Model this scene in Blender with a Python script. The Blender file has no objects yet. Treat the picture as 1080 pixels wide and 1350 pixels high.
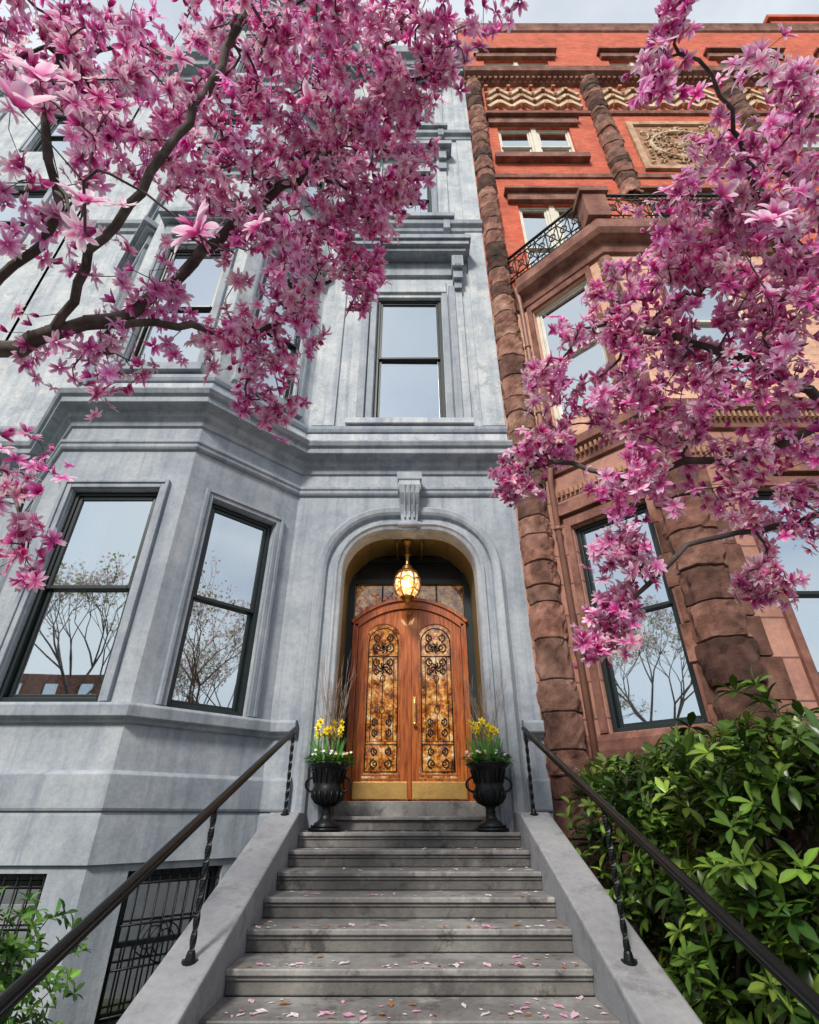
import bpy, math, random
import numpy as np
from mathutils import Vector, noise
random.seed(7); rng=np.random.default_rng(7)
E=1.56
scene=bpy.context.scene
COL=scene.collection
# ---------------------------------------------------------------- materials
def mat_base(name):
    m=bpy.data.materials.new(name); m.use_nodes=True
    nt=m.node_tree; b=nt.nodes['Principled BSDF']; return m,nt,b
def N(nt,t,**k):
    n=nt.nodes.new(t)
    for a,v in k.items(): setattr(n,a,v)
    return n
def mixc(nt,mode,fac,a,b):
    n=nt.nodes.new('ShaderNodeMix'); n.data_type='RGBA'; n.blend_type=mode
    for i,v in ((0,fac),(6,a),(7,b)):
        if hasattr(v,'links'): nt.links.new(v,n.inputs[i])
        elif i==0: n.inputs[0].default_value=v
        else: n.inputs[i].default_value=(v[0],v[1],v[2],1)
    return n.outputs[2]
def coords(nt,scale=(1,1,1)):
    tc=N(nt,'ShaderNodeTexCoord'); mp=N(nt,'ShaderNodeMapping'); mp.inputs['Scale'].default_value=scale
    nt.links.new(tc.outputs['Object'],mp.inputs[0]); return mp.outputs[0]
def noise_n(nt,vec,scale,detail=6,rough=.6):
    n=N(nt,'ShaderNodeTexNoise'); n.inputs['Scale'].default_value=scale; n.inputs['Detail'].default_value=detail
    n.inputs['Roughness'].default_value=rough; nt.links.new(vec,n.inputs['Vector']); return n.outputs['Fac']
def ramp(nt,fac,stops):
    r=N(nt,'ShaderNodeValToRGB'); e=r.color_ramp.elements
    while len(e)<len(stops): e.new(.5)
    for i,(p,c) in enumerate(stops):
        e[i].position=p; e[i].color=(c[0],c[1],c[2],1)
    nt.links.new(fac,r.inputs[0]); return r.outputs[0]
def bump(nt,b,h,strength=.3,dist=.02):
    n=N(nt,'ShaderNodeBump'); n.inputs['Strength'].default_value=strength; n.inputs['Distance'].default_value=dist
    nt.links.new(h,n.inputs['Height']); nt.links.new(n.outputs[0],b.inputs['Normal'])
def vcol(nt):
    a=N(nt,'ShaderNodeAttribute'); a.attribute_name='Col'; return a.outputs['Color']
def stone(name,c1,c2,c3,scale=1.0,rough=.85,bs=.3,streak=True,bd=.02,patch=None,patch2=None,p2=.7):
    m,nt,b=mat_base(name); v=coords(nt)
    n1=noise_n(nt,v,1.1*scale,5,.65)
    c=ramp(nt,n1,[(.32,c1),(.5,c2),(.68,c3)])
    if streak:
        v2=coords(nt,(4.5,4.5,.22)); n2=noise_n(nt,v2,1.6,6,.65)
        s=ramp(nt,n2,[(.33,(.66,.69,.73)),(.5,(1,1,1)),(.7,(1.13,1.12,1.09))])
        c=mixc(nt,'MULTIPLY',.85,c,s)
    if patch:
        n5=noise_n(nt,v,3.1,5,.7); f=ramp(nt,n5,[(.57,(0,0,0)),(.66,(.5,.5,.5))]); c=mixc(nt,'MIX',f,c,patch)
    if patch2:
        n5=noise_n(nt,v,4.3,6,.75); f=ramp(nt,n5,[(.36,(p2,p2,p2)),(.46,(0,0,0))]); c=mixc(nt,'MIX',f,c,patch2)
    n3=noise_n(nt,v,14*scale,4,.7); s=ramp(nt,n3,[(.3,(.78,.78,.78)),(.6,(1.08,1.08,1.08))])
    c=mixc(nt,'MULTIPLY',.6,c,s)
    c=mixc(nt,'MULTIPLY',1,c,vcol(nt))
    nt.links.new(c,b.inputs['Base Color']); b.inputs['Roughness'].default_value=rough
    n4=noise_n(nt,v,30*scale,4,.7); bump(nt,b,n4,bs,bd)
    return m
def plain(name,c,rough=.5,metal=0,bs=0,bscale=40,var=.15,usecol=False,coat=0,spec=.5):
    m,nt,b=mat_base(name); v=coords(nt)
    n=noise_n(nt,v,6,4,.6); lo=1-var; hi=1+var
    s=ramp(nt,n,[(.3,(lo,lo,lo)),(.7,(hi,hi,hi))])
    cc=mixc(nt,'MULTIPLY',1,s,c)
    nt.links.new(cc,b.inputs['Base Color']); b.inputs['Roughness'].default_value=rough; b.inputs['Metallic'].default_value=metal
    b.inputs['Specular IOR Level'].default_value=spec
    if coat: b.inputs['Coat Weight'].default_value=coat
    if bs: bump(nt,b,noise_n(nt,v,bscale,4,.6),bs,.01)
    return m
def brickmat(name,c1,c2,mortar,bw,rh,ms,bs=.4,extra=None,rough=.9):
    m,nt,b=mat_base(name)
    tc=N(nt,'ShaderNodeTexCoord'); sp=N(nt,'ShaderNodeSeparateXYZ'); nt.links.new(tc.outputs['Object'],sp.inputs[0])
    mu=N(nt,'ShaderNodeMath',operation='MULTIPLY'); mu.inputs[1].default_value=.41; nt.links.new(sp.outputs[1],mu.inputs[0])
    su=N(nt,'ShaderNodeMath',operation='SUBTRACT'); nt.links.new(sp.outputs[0],su.inputs[0]); nt.links.new(mu.outputs[0],su.inputs[1])
    cb=N(nt,'ShaderNodeCombineXYZ'); nt.links.new(su.outputs[0],cb.inputs[0]); nt.links.new(sp.outputs[2],cb.inputs[1])
    br=N(nt,'ShaderNodeTexBrick'); nt.links.new(cb.outputs[0],br.inputs['Vector'])
    br.inputs['Scale'].default_value=1; br.inputs['Brick Width'].default_value=bw; br.inputs['Row Height'].default_value=rh
    br.inputs['Mortar Size'].default_value=ms; br.inputs['Mortar Smooth'].default_value=.3
    br.inputs['Color1'].default_value=(*c1,1); br.inputs['Color2'].default_value=(*c2,1); br.inputs['Mortar'].default_value=(*mortar,1)
    v=coords(nt); n=noise_n(nt,v,2.0,6,.7); s=ramp(nt,n,[(.3,(.60,.57,.57)),(.5,(1,1,1)),(.7,(1.22,1.18,1.15))])
    c=mixc(nt,'MULTIPLY',.85,br.outputs['Color'],s)
    n=noise_n(nt,v,17,4,.7); s=ramp(nt,n,[(.3,(.8,.8,.8)),(.65,(1.12,1.12,1.12))]); c=mixc(nt,'MULTIPLY',.8,c,s)
    c=mixc(nt,'MULTIPLY',1,c,vcol(nt))
    nt.links.new(c,b.inputs['Base Color']); b.inputs['Roughness'].default_value=rough
    inv=N(nt,'ShaderNodeMath',operation='SUBTRACT'); inv.inputs[0].default_value=1; nt.links.new(br.outputs['Fac'],inv.inputs[1])
    nn=noise_n(nt,v,25,4,.7); ad=N(nt,'ShaderNodeMath',operation='MULTIPLY_ADD'); ad.inputs[1].default_value=.5
    nt.links.new(nn,ad.inputs[0]); nt.links.new(inv.outputs[0],ad.inputs[2]); bump(nt,b,ad.outputs[0],bs,.015)
    return m
M={}
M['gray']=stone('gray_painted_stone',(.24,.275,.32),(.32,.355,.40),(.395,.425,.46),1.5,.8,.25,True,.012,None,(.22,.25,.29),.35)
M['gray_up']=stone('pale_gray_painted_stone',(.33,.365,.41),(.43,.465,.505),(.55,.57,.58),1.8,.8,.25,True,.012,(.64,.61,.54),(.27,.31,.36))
M['gray_dk']=stone('gray_trim_stone',(.20,.235,.275),(.275,.31,.355),(.355,.385,.42),2.0,.75,.2,True,.012)
M['step']=stone('painted_step',(.11,.105,.105),(.165,.16,.158),(.26,.255,.245),1.8,.5,.35,False,.01,(.36,.35,.33),(.05,.046,.045),.8)
M['cheek']=stone('painted_cheek_wall',(.22,.225,.24),(.27,.275,.295),(.33,.335,.345),1.6,.7,.15,False,.01,None,(.16,.16,.17))
M['brown']=stone('brownstone',(.14,.06,.042),(.38,.18,.125),(.58,.32,.24),3.4,.9,1.0,False,.06)
M['brownwall']=brickmat('brownstone_blocks',(.36,.175,.135),(.43,.225,.17),(.16,.085,.07),.95,.42,.012,.4)
M['peach']=brickmat('sandstone_brick',(.60,.33,.23),(.68,.41,.29),(.48,.30,.22),.42,.14,.006,.25)
M['brick']=brickmat('red_brick',(.52,.085,.042),(.62,.14,.07),(.38,.14,.10),.22,.075,.008,.3)
M['browntrim']=stone('brownstone_trim',(.13,.05,.04),(.25,.11,.082),(.38,.19,.14),3,.9,.6,False,.03)
M['buff']=stone('buff_terracotta',(.36,.20,.12),(.62,.45,.31),(.76,.62,.46),3,.9,.4,False,.02)
M['cream']=plain('cream_painted_wood',(.66,.62,.53),.5)
M['black']=plain('black_painted_wood',(.010,.017,.018),.35)
M['iron']=plain('wrought_iron',(.005,.006,.007),.38,0,.2,60,spec=.3)
M['pipe']=plain('drain_pipe_paint',(.25,.12,.09),.5)
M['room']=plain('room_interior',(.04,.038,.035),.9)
M['curtain']=plain('curtain_cloth',(.82,.80,.75),.9,0,.2,30,.06)
M['brass']=plain('brass',(.72,.45,.15),.32,.75,.3,30)
M['roof']=plain('roof_membrane',(.08,.08,.08),.9)
M['olive']=plain('vestibule_paint',(.12,.088,.032),.45)
# wood
m,nt,b=mat_base('varnished_mahogany'); v=coords(nt,(14,14,1.2)); n=noise_n(nt,v,3,7,.6)
c=ramp(nt,n,[(.3,(.13,.026,.008)),(.5,(.32,.08,.018)),(.7,(.48,.15,.036))]); nt.links.new(c,b.inputs['Base Color'])
b.inputs['Roughness'].default_value=.28; b.inputs['Coat Weight'].default_value=.4; bump(nt,b,n,.08,.005); M['wood']=m
# glass
def glassmat(name,fac,tint):
    m=bpy.data.materials.new(name); m.use_nodes=True; nt=m.node_tree; nt.nodes.clear()
    o=N(nt,'ShaderNodeOutputMaterial'); g=N(nt,'ShaderNodeBsdfGlossy'); g.inputs['Roughness'].default_value=.01; g.inputs['Color'].default_value=(*tint,1)
    t=N(nt,'ShaderNodeBsdfTransparent'); t.inputs['Color'].default_value=(.84,.89,.89,1)
    fr=N(nt,'ShaderNodeFresnel'); fr.inputs['IOR'].default_value=1.5
    a=N(nt,'ShaderNodeMath',operation='ADD',use_clamp=True); a.inputs[1].default_value=fac; nt.links.new(fr.outputs[0],a.inputs[0])
    mx=N(nt,'ShaderNodeMixShader'); nt.links.new(a.outputs[0],mx.inputs[0]); nt.links.new(t.outputs[0],mx.inputs[1]); nt.links.new(g.outputs[0],mx.inputs[2])
    nt.links.new(mx.outputs[0],o.inputs[0])
    v=coords(nt); nn=noise_n(nt,v,1.2,0,.5); bp=N(nt,'ShaderNodeBump'); bp.inputs['Strength'].default_value=.022; bp.inputs['Distance'].default_value=.05
    nt.links.new(nn,bp.inputs['Height']); nt.links.new(bp.outputs[0],g.inputs['Normal'])
    return m
M['glass']=glassmat('window_glass',.62,(.90,.96,1))
M['doorglass']=glassmat('door_glass',.10,(1,.95,.85))
# lace behind door glass; its own emission stands in for vestibule light
m,nt,b=mat_base('glowing_vestibule_lace'); v=coords(nt)
vo=N(nt,'ShaderNodeTexVoronoi'); vo.inputs['Scale'].default_value=34; nt.links.new(v,vo.inputs['Vector'])
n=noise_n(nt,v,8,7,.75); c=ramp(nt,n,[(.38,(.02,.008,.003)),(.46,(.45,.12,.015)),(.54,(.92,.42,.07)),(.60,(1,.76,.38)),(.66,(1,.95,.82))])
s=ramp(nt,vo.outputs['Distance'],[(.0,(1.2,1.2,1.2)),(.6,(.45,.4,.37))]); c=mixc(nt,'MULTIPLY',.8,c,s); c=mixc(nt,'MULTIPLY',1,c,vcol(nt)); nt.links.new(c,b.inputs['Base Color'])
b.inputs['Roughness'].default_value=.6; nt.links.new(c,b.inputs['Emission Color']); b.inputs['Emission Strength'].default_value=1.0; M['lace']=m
m,nt,b=mat_base('lantern_glass_lit'); v=coords(nt); n=noise_n(nt,v,18,4,.6); c=ramp(nt,n,[(.38,(.45,.15,.02)),(.5,(1,.58,.2)),(.62,(1,.88,.62))]); nt.links.new(c,b.inputs['Base Color']); nt.links.new(c,b.inputs['Emission Color']); b.inputs['Emission Strength'].default_value=.95; M['lamp']=m
# organic
def leafy(name,tr=.3,rough=.5,spec=.4,tcol=1.2):
    m,nt,b=mat_base(name); c=vcol(nt); nt.links.new(c,b.inputs['Base Color']); b.inputs['Roughness'].default_value=rough
    b.inputs['Specular IOR Level'].default_value=spec
    o=nt.nodes['Material Output']; t=N(nt,'ShaderNodeBsdfTranslucent'); nt.links.new(c,t.inputs['Color'])
    mx=N(nt,'ShaderNodeMixShader'); mx.inputs[0].default_value=tr; nt.links.new(b.outputs[0],mx.inputs[1]); nt.links.new(t.outputs[0],mx.inputs[2])
    nt.links.new(mx.outputs[0],o.inputs[0]); return m
M['petal']=leafy('magnolia_petal',.42,.5,.2)
M['leaf']=leafy('glossy_leaf',.22,.34,.5)
M['bark']=stone('magnolia_bark',(.04,.032,.028),(.085,.068,.06),(.17,.14,.125),6,.9,.6,False,.01)
# ---------------------------------------------------------------- mesh builders
def empty(name):
    e=bpy.data.objects.new(name,None); COL.objects.link(e); return e
class MB:
    def __init__(s): s.v=[];s.f=[];s.c=[]
    def add(s,vs,fs,col=(1,1,1)):
        o=len(s.v); s.v+=[tuple(p) for p in vs]; s.f+=[tuple(i+o for i in f) for f in fs]; s.c+=[col]*len(vs)
    def box3(s,x0,x1,y0,y1,z0,z1,col=(1,1,1)):
        s.add([(x0,y0,z0),(x1,y0,z0),(x1,y1,z0),(x0,y1,z0),(x0,y0,z1),(x1,y0,z1),(x1,y1,z1),(x0,y1,z1)],
              [(0,3,2,1),(4,5,6,7),(0,1,5,4),(1,2,6,5),(2,3,7,6),(3,0,4,7)],col)
    def tube(s,pts,r,seg=8,col=(1,1,1),twist=0,phase=0):
        pts=[Vector(p) for p in pts]; n=len(pts); rs=r if isinstance(r,(list,tuple)) else [r]*n
        vs=[];up=None
        for i,p in enumerate(pts):
            d=(pts[min(i+1,n-1)]-pts[max(i-1,0)]).normalized()
            if up is None:
                up=Vector((0,0,1)) if abs(d.z)<.9 else Vector((1,0,0))
            a=(up-d*up.dot(d)); 
            if a.length<1e-5: a=d.orthogonal()
            a.normalize(); up=a; bb=d.cross(a)
            for k in range(seg):
                t=2*math.pi*k/seg+phase+twist*i; vs.append(p+(a*math.cos(t)+bb*math.sin(t))*rs[i])
        fs=[]
        for i in range(n-1):
            for k in range(seg):
                k2=(k+1)%seg; fs.append((i*seg+k,i*seg+k2,(i+1)*seg+k2,(i+1)*seg+k))
        fs.append(tuple(range(seg-1,-1,-1))); fs.append(tuple((n-1)*seg+k for k in range(seg)))
        s.add(vs,fs,col)
    def lathe(s,cx,cy,prof,seg=20,cols=None,jit=0):
        vs=[];fs=[];n=len(prof)
        o=len(s.v)
        for i,(r,z) in enumerate(prof):
            for k in range(seg):
                a=2*math.pi*k/seg; rr=r
                if jit: rr=r*(1+jit*noise.noise(Vector((cx+math.cos(a)*2.2,cy+math.sin(a)*2.2,z*5)))+jit*.7*noise.noise(Vector((cx+math.cos(a)*5,cy+math.sin(a)*5,z*13))))
                vs.append((cx+rr*math.cos(a),cy+rr*math.sin(a),z))
        for i in range(n-1):
            for k in range(seg):
                k2=(k+1)%seg; fs.append((i*seg+k,i*seg+k2,(i+1)*seg+k2,(i+1)*seg+k))
        s.add(vs,fs)
        if cols:
            for i in range(n):
                for k in range(seg):
                    f=cols[i]; a=2*math.pi*k/seg; q=1+.45*noise.noise(Vector((cx*3+math.cos(a)*2,cy+math.sin(a)*2,prof[i][1]*4)))
                    s.c[o+i*seg+k]=(f[0]*q,f[1]*q,f[2]*q)
    def make(s,name,mat,parent=None,bevel=0,smooth=False,zoff=True):
        me=bpy.data.meshes.new(name); dz=E if zoff else 0
        me.from_pydata([(p[0],p[1],p[2]+dz) for p in s.v],[],s.f)
        a=me.color_attributes.new('Col','FLOAT_COLOR','POINT')
        a.data.foreach_set('color',np.array([(c[0],c[1],c[2],1) for c in s.c],dtype=np.float32).ravel())
        if smooth: me.polygons.foreach_set('use_smooth',[True]*len(me.polygons))
        me.materials.append(mat); ob=bpy.data.objects.new(name,me); COL.objects.link(ob)
        if parent: ob.parent=parent
        if bevel:
            bm=ob.modifiers.new('b','BEVEL'); bm.width=bevel; bm.segments=2; bm.limit_method='ANGLE'
        return ob
def npmesh(name,V,F,C,mat,parent=None,smooth=True):
    me=bpy.data.meshes.new(name); V=V.copy(); V[:,2]+=E
    me.vertices.add(len(V)); me.vertices.foreach_set('co',V.astype(np.float32).ravel())
    k=F.shape[1]; me.loops.add(F.size); me.polygons.add(len(F))
    me.loops.foreach_set('vertex_index',F.astype(np.int32).ravel())
    me.polygons.foreach_set('loop_start',np.arange(len(F),dtype=np.int32)*k)
    me.polygons.foreach_set('loop_total',np.full(len(F),k,dtype=np.int32))
    me.update(calc_edges=True); me.validate()
    if smooth: me.polygons.foreach_set('use_smooth',np.ones(len(me.polygons),dtype=bool))
    a=me.color_attributes.new('Col','FLOAT_COLOR','POINT')
    a.data.foreach_set('color',np.hstack([np.clip(C,0,1),np.ones((len(C),1))]).astype(np.float32).ravel())
    me.materials.append(mat); ob=bpy.data.objects.new(name,me); COL.objects.link(ob)
    if parent: ob.parent=parent
    return ob
class Fr:
    def __init__(s,o,ux):
        s.o=o;l=math.hypot(*ux);s.u=(ux[0]/l,ux[1]/l);s.n=(s.u[1],-s.u[0])
    def p(s,a,n,z): return (s.o[0]+s.u[0]*a+s.n[0]*n, s.o[1]+s.u[1]*a+s.n[1]*n, z)
    def box(s,mb,a0,a1,n0,n1,z0,z1,col=(1,1,1)):
        q=[s.p(a0,n1,z0),s.p(a1,n1,z0),s.p(a1,n0,z0),s.p(a0,n0,z0),s.p(a0,n1,z1),s.p(a1,n1,z1),s.p(a1,n0,z1),s.p(a0,n0,z1)]
        mb.add(q,[(0,3,2,1),(4,5,6,7),(0,1,5,4),(1,2,6,5),(2,3,7,6),(3,0,4,7)],col)
    def quad(s,mb,a0,a1,n,z0,z1,col=(1,1,1)):
        mb.add([s.p(a0,n,z0),s.p(a1,n,z0),s.p(a1,n,z1),s.p(a0,n,z1)],[(0,1,2,3)],col)
    def wall(s,mb,a0,a1,z0,z1,holes,rev=.22):
        A=sorted({a0,a1,*[h[0] for h in holes],*[h[1] for h in holes]}); Z=sorted({z0,z1,*[h[2] for h in holes],*[h[3] for h in holes]})
        for i in range(len(A)-1):
            for j in range(len(Z)-1):
                ca=(A[i]+A[i+1])/2; cz=(Z[j]+Z[j+1])/2
                if any(h[0]<ca<h[1] and h[2]<cz<h[3] for h in holes): continue
                s.quad(mb,A[i],A[i+1],0,Z[j],Z[j+1])
        for h in holes:
            x0,x1,y0,y1=h
            for q in ([(x0,0,y0),(x0,-rev,y0),(x0,-rev,y1),(x0,0,y1)],[(x1,0,y0),(x1,0,y1),(x1,-rev,y1),(x1,-rev,y0)],
                      [(x0,0,y1),(x0,-rev,y1),(x1,-rev,y1),(x1,0,y1)],[(x0,0,y0),(x1,0,y0),(x1,-rev,y0),(x0,-rev,y0)]):
                mb.add([s.p(*t) for t in q],[(0,1,2,3)])
def sweep(mb,path,prof,col=(1,1,1)):
    n=len(path); nr=[]
    for i in range(n-1):
        dx=path[i+1][0]-path[i][0]; dy=path[i+1][1]-path[i][1]; l=math.hypot(dx,dy); nr.append((dy/l,-dx/l))
    vs=[]
    for i in range(n):
        if i==0: m=nr[0]
        elif i==n-1: m=nr[-1]
        else:
            a,b=nr[i-1],nr[i]; k=1+a[0]*b[0]+a[1]*b[1]; m=((a[0]+b[0])/k,(a[1]+b[1])/k)
        for (o,z) in prof: vs.append((path[i][0]+m[0]*o,path[i][1]+m[1]*o,z))
    p=len(prof); fs=[]
    for i in range(n-1):
        for j in range(p-1): fs.append((i*p+j,(i+1)*p+j,(i+1)*p+j+1,i*p+j+1))
    fs.append(tuple(range(p-1,-1,-1))); fs.append(tuple((n-1)*p+j for j in range(p)))
    mb.add(vs,fs,col)
def window(fr,a0,a1,z0,z1,W,dep=.5,n0=-.07,fw=.055,curtain='side',split=True,key='frame'):
    fm=W[key]
    for (x0,x1,y0,y1) in ((a0,a0+fw,z0,z1),(a1-fw,a1,z0,z1),(a0+fw,a1-fw,z1-fw,z1),(a0+fw,a1-fw,z0,z0+fw)):
        fr.box(fm,x0+.001,x1-.001,n0-.12,n0,y0+.001,y1-.001)
    zm=(z0+z1)/2; i0=a0+fw; i1=a1-fw; sw=.045
    def sash(y0,y1,nn):
        for (x0,x1,p0,p1) in ((i0,i0+sw,y0,y1),(i1-sw,i1,y0,y1),(i0+sw,i1-sw,y1-sw,y1),(i0+sw,i1-sw,y0,y0+sw)):
            fr.box(fm,x0+.002,x1-.002,nn-.035,nn,p0+.002,p1-.002)
        # each pane hangs very slightly out of true, as old sashes do
        t=random.uniform(-.003,.003); u=random.uniform(-.003,.003); a_,b_,c_,d_=i0+sw-.004,i1-sw+.004,y0+sw-.004,y1-sw+.004
        W['glass'].add([fr.p(a_,nn-.02+t,c_),fr.p(b_,nn-.02-t,c_),fr.p(b_,nn-.02-t+u,d_),fr.p(a_,nn-.02+t+u,d_)],[(0,1,2,3)])
    if split: sash(zm-.02,z1-fw,n0-.02); sash(z0+fw,zm+.025,n0-.062)
    else: sash(z0+fw,z1-fw,n0-.02)
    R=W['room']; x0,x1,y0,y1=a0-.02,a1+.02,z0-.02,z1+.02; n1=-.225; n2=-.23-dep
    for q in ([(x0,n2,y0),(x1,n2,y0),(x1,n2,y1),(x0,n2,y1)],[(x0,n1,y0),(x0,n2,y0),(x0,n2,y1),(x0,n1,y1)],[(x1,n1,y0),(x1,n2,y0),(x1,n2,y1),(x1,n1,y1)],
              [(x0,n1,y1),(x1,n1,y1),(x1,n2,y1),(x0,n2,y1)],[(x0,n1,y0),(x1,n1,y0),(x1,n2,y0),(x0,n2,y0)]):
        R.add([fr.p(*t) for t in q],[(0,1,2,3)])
    def drape(s0,s1,zz0,zz1,amp=.03,per=.09,nc=-.27):
        k=max(6,int((s1-s0)/.015)); vs=[];fs=[]
        for i in range(k+1):
            s=s0+(s1-s0)*i/k; n=nc+amp*math.sin(2*math.pi*s/per)+amp*.5*math.sin(s*31)
            vs+= [fr.p(s,n,zz0),fr.p(s,n,zz1)]
        for i in range(k): fs.append((2*i,2*i+2,2*i+3,2*i+1))
        W['curtain'].add(vs,fs)
    w=a1-a0
    if curtain=='side': drape(a0+.04,a0+w*.3,z0,z1); drape(a1-w*.2,a1-.04,z0,z1)
    elif curtain=='left': drape(a0+.04,a0+w*.40,z0,z1,.025,.1,-.22)
    elif curtain=='blind': drape(a0+.04,a1-.04,z0,z0+(z1-z0)*.62,.004,.3)
    elif curtain=='low': drape(a0+.04,a1-.04,z0,z0+(z1-z0)*.47,.004,.3,-.2)
    elif curtain=='full': drape(a0+.04,a1-.04,z0,z1,.012,.12)
def newW(): return {k:MB() for k in ('frame','cream','glass','room','curtain')}
def finishW(W,parent,fmat=None):
    for k,mt in (('frame',fmat or M['black']),('cream',M['cream']),('glass',M['glass']),('room',M['room']),('curtain',M['curtain'])):
        if W[k].v: W[k].make('window_'+k,mt,parent,bevel=.004 if k in('frame','cream') else 0,smooth=(k=='curtain'))
# ================================================================ GRAY HOUSE
gh=empty('gray_townhouse')
wl=MB(); wu=MB(); tr=MB(); W=newW()
FG=Fr((0,6.4),(1,0)); BF=Fr((-3.58,5.29),(1,0)); BS=Fr((-2.73,5.29),(1,1)); BL=Fr((-5.54,6.4),(1,-1)); FL=Fr((-7.2,6.4),(1,0))
gpath=[(-7.2,6.4),(-5.54,6.4),(-4.43,5.29),(-2.73,5.29),(-1.62,6.4),(1.53,6.4)]
ZT=18.9
levels=[(.96,3.44),(5.5,8.4),(11.0,13.3),(14.95,17.2)]
def span(mbL,fr,a0,a1,win,base=None):
    hl=[(win[0],win[1],*levels[0])] if win else []
    hu=[(win[0],win[1],*l) for l in levels[1:]] if win else []
    if base: hl.append(base)
    fr.wall(wl,a0,a1,-1.6,4.5,hl); fr.wall(wu,a0,a1,4.5,ZT,hu)
span(wl,BF,-.85,.85,(-.53,.53),(-.53,.53,-1.45,-.42))
span(wl,BS,0,1.5698,(.35,1.25),(.35,1.25,-1.5,-.42))
span(wl,BL,0,1.5698,(.32,1.22))
FL.wall(wl,0,1.66,-1.6,4.5,[]); FL.wall(wu,0,1.66,4.5,ZT,[])
FG.wall(wl,-1.62,1.53,-1.6,4.5,[(-1.26,1.26,-1.6,3.82)],rev=.001)
FG.wall(wu,-1.62,1.53,4.5,ZT,[(-.6,.6,5.45,8.52),(-.5,.5,11.0,13.1),(-.5,.5,14.95,17.2)])
def arch(hw,zt,r,zb=-.14,k=10):
    pts=[(-hw,zb),(-hw,(zb+zt-r)/2),(-hw,zt-r)]
    for i in range(1,k+1):
        a=math.pi-math.pi/2*i/k; pts.append((-hw+r+r*math.cos(a),zt-r+r*math.sin(a)))
    for i in range(0,k+1):
        a=math.pi/2-math.pi/2*i/k; pts.append((hw-r+r*math.cos(a),zt-r+r*math.sin(a)))
    pts+=[(hw,(zb+zt-r)/2),(hw,zb)]
    return pts
AH,AT,AR=.90,3.46,.62
def archsweep(mb,prof):
    rows=[arch(AH+o,AT+o,AR+o) for o,n in prof]; m=len(rows[0]); vs=[];fs=[]
    for j,(o,n) in enumerate(prof):
        vs+=[FG.p(x,n,z) for x,z in rows[j]]
    for j in range(len(prof)-1):
        for i in range(m-1): fs.append((j*m+i,j*m+i+1,(j+1)*m+i+1,(j+1)*m+i))
    mb.add(vs,fs)
sur=MB()
archsweep(sur,[(0,-.25),(0,.01),(.012,.03),(.05,.045),(.07,.07),(.10,.07),(.115,.02),(.20,.02),(.215,.075),(.25,.10),(.31,.115),(.335,.09),(.345,.05),(.36,.045),(.36,-.002)])
sur.make('entrance_surround',M['gray'],gh,smooth=False)
A=arch(AH+.36,AT+.36,AR+.36); m=len(A)
for sgn in(-1,1):
    pts=[p for p in A if p[0]*sgn>=AH+.36-(AR+.36)-1e-6 and p[1]>=AT-AR-1e-6]
    pts.sort(key=lambda p:p[1]); c=(sgn*1.26,3.82)
    vs=[FG.p(c[0],0,c[1])]+[FG.p(x,0,z) for x,z in pts]+[FG.p(pts[-1][0],0,3.82)]
    wl.add(vs,[(0,i,i+1) for i in range(1,len(vs)-1)])
rc=MB(); R0=arch(AH-.002,AT-.002,AR)
vs=[FG.p(x,-.25,z) for x,z in R0]+[FG.p(x,-.82,z) for x,z in R0]; mm=len(R0)
rc.add(vs,[(i,i+1,mm+i+1,mm+i) for i in range(mm-1)]); 
for xx in(-.55,-.18,.18,.55): FG.box(rc,xx-.015,xx+.015,-.8,-.27,3.38,3.452)
rc.make('entrance_recess',M['olive'],gh)
ks=MB()
prof=[(.10,3.36),(.16,3.40),(.18,3.52),(.16,3.64),(.20,3.78),(.29,3.92),(.32,4.04),(.28,4.13),(.30,4.15),(.30,4.27),(0,4.27),(0,3.36)]
hw=[.10,.105,.11,.12,.13,.14,.15,.15,.18,.18,.18,.10]
vs=[FG.p(-w,n,z) for (n,z),w in zip(prof,hw)]+[FG.p(w,n,z) for (n,z),w in zip(prof,hw)]; k=len(prof)
ks.add(vs,[tuple(range(k)),tuple(range(2*k-1,k-1,-1))]+[(i,k+i,k+(i+1)%k,(i+1)%k) for i in range(k)])
for sx in(-.15,.15):
    ks.tube([FG.p(sx-.014,.22,4.02),FG.p(sx+.014,.22,4.02)],.085,14)
ks.tube([FG.p(-.16,.165,3.47),FG.p(.16,.165,3.47)],.045,12)
for q in(-.065,0,.065): ks.tube([FG.p(q,.33,4.03),FG.p(q,.23,3.82),FG.p(q,.18,3.67),FG.p(q,.195,3.56)],.016,6)
ks.make('keystone_bracket',M['gray_dk'],gh,bevel=.006)
left=gpath[:-1]+[(-1.3,6.4)]; right=[(1.3,6.4),(1.53,6.4)]
for pth in(left,right):
    sweep(tr,pth,[(0,.03),(.05,.035),(.06,.06),(.06,.33),(.03,.36),(0,.365)])
    sweep(tr,pth,[(0,.76),(.04,.77),(.05,.80),(.10,.82),(.11,.92),(.09,.945),(0,.955)])
    sweep(wl,pth,[(0,-1.6),(.035,-1.6),(.035,-.0),(.03,.03),(0,.03)] if pth is right else [(0,-.36),(.035,-.36),(.035,-.0),(.03,.03),(0,.03)])
sweep(tr,gpath,[(0,4.02),(.03,4.03),(.05,4.06),(.05,4.10),(.07,4.12),(.07,4.16),(.02,4.18),(0,4.2)])
sweep(tr,gpath,[(0,4.40),(.03,4.41),(.04,4.47),(.10,4.52),(.12,4.58),(.22,4.62),(.25,4.64),(.25,4.72),(.29,4.75),(.32,4.81),(.31,4.84),(.05,4.89),(0,4.895)])
sweep(tr,gpath,[(0,5.18),(.06,5.19),(.08,5.24),(.08,5.30),(0,5.33)])
sweep(wu,gpath,[(0,4.895),(.035,4.896),(.035,5.179),(0,5.18)])
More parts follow.
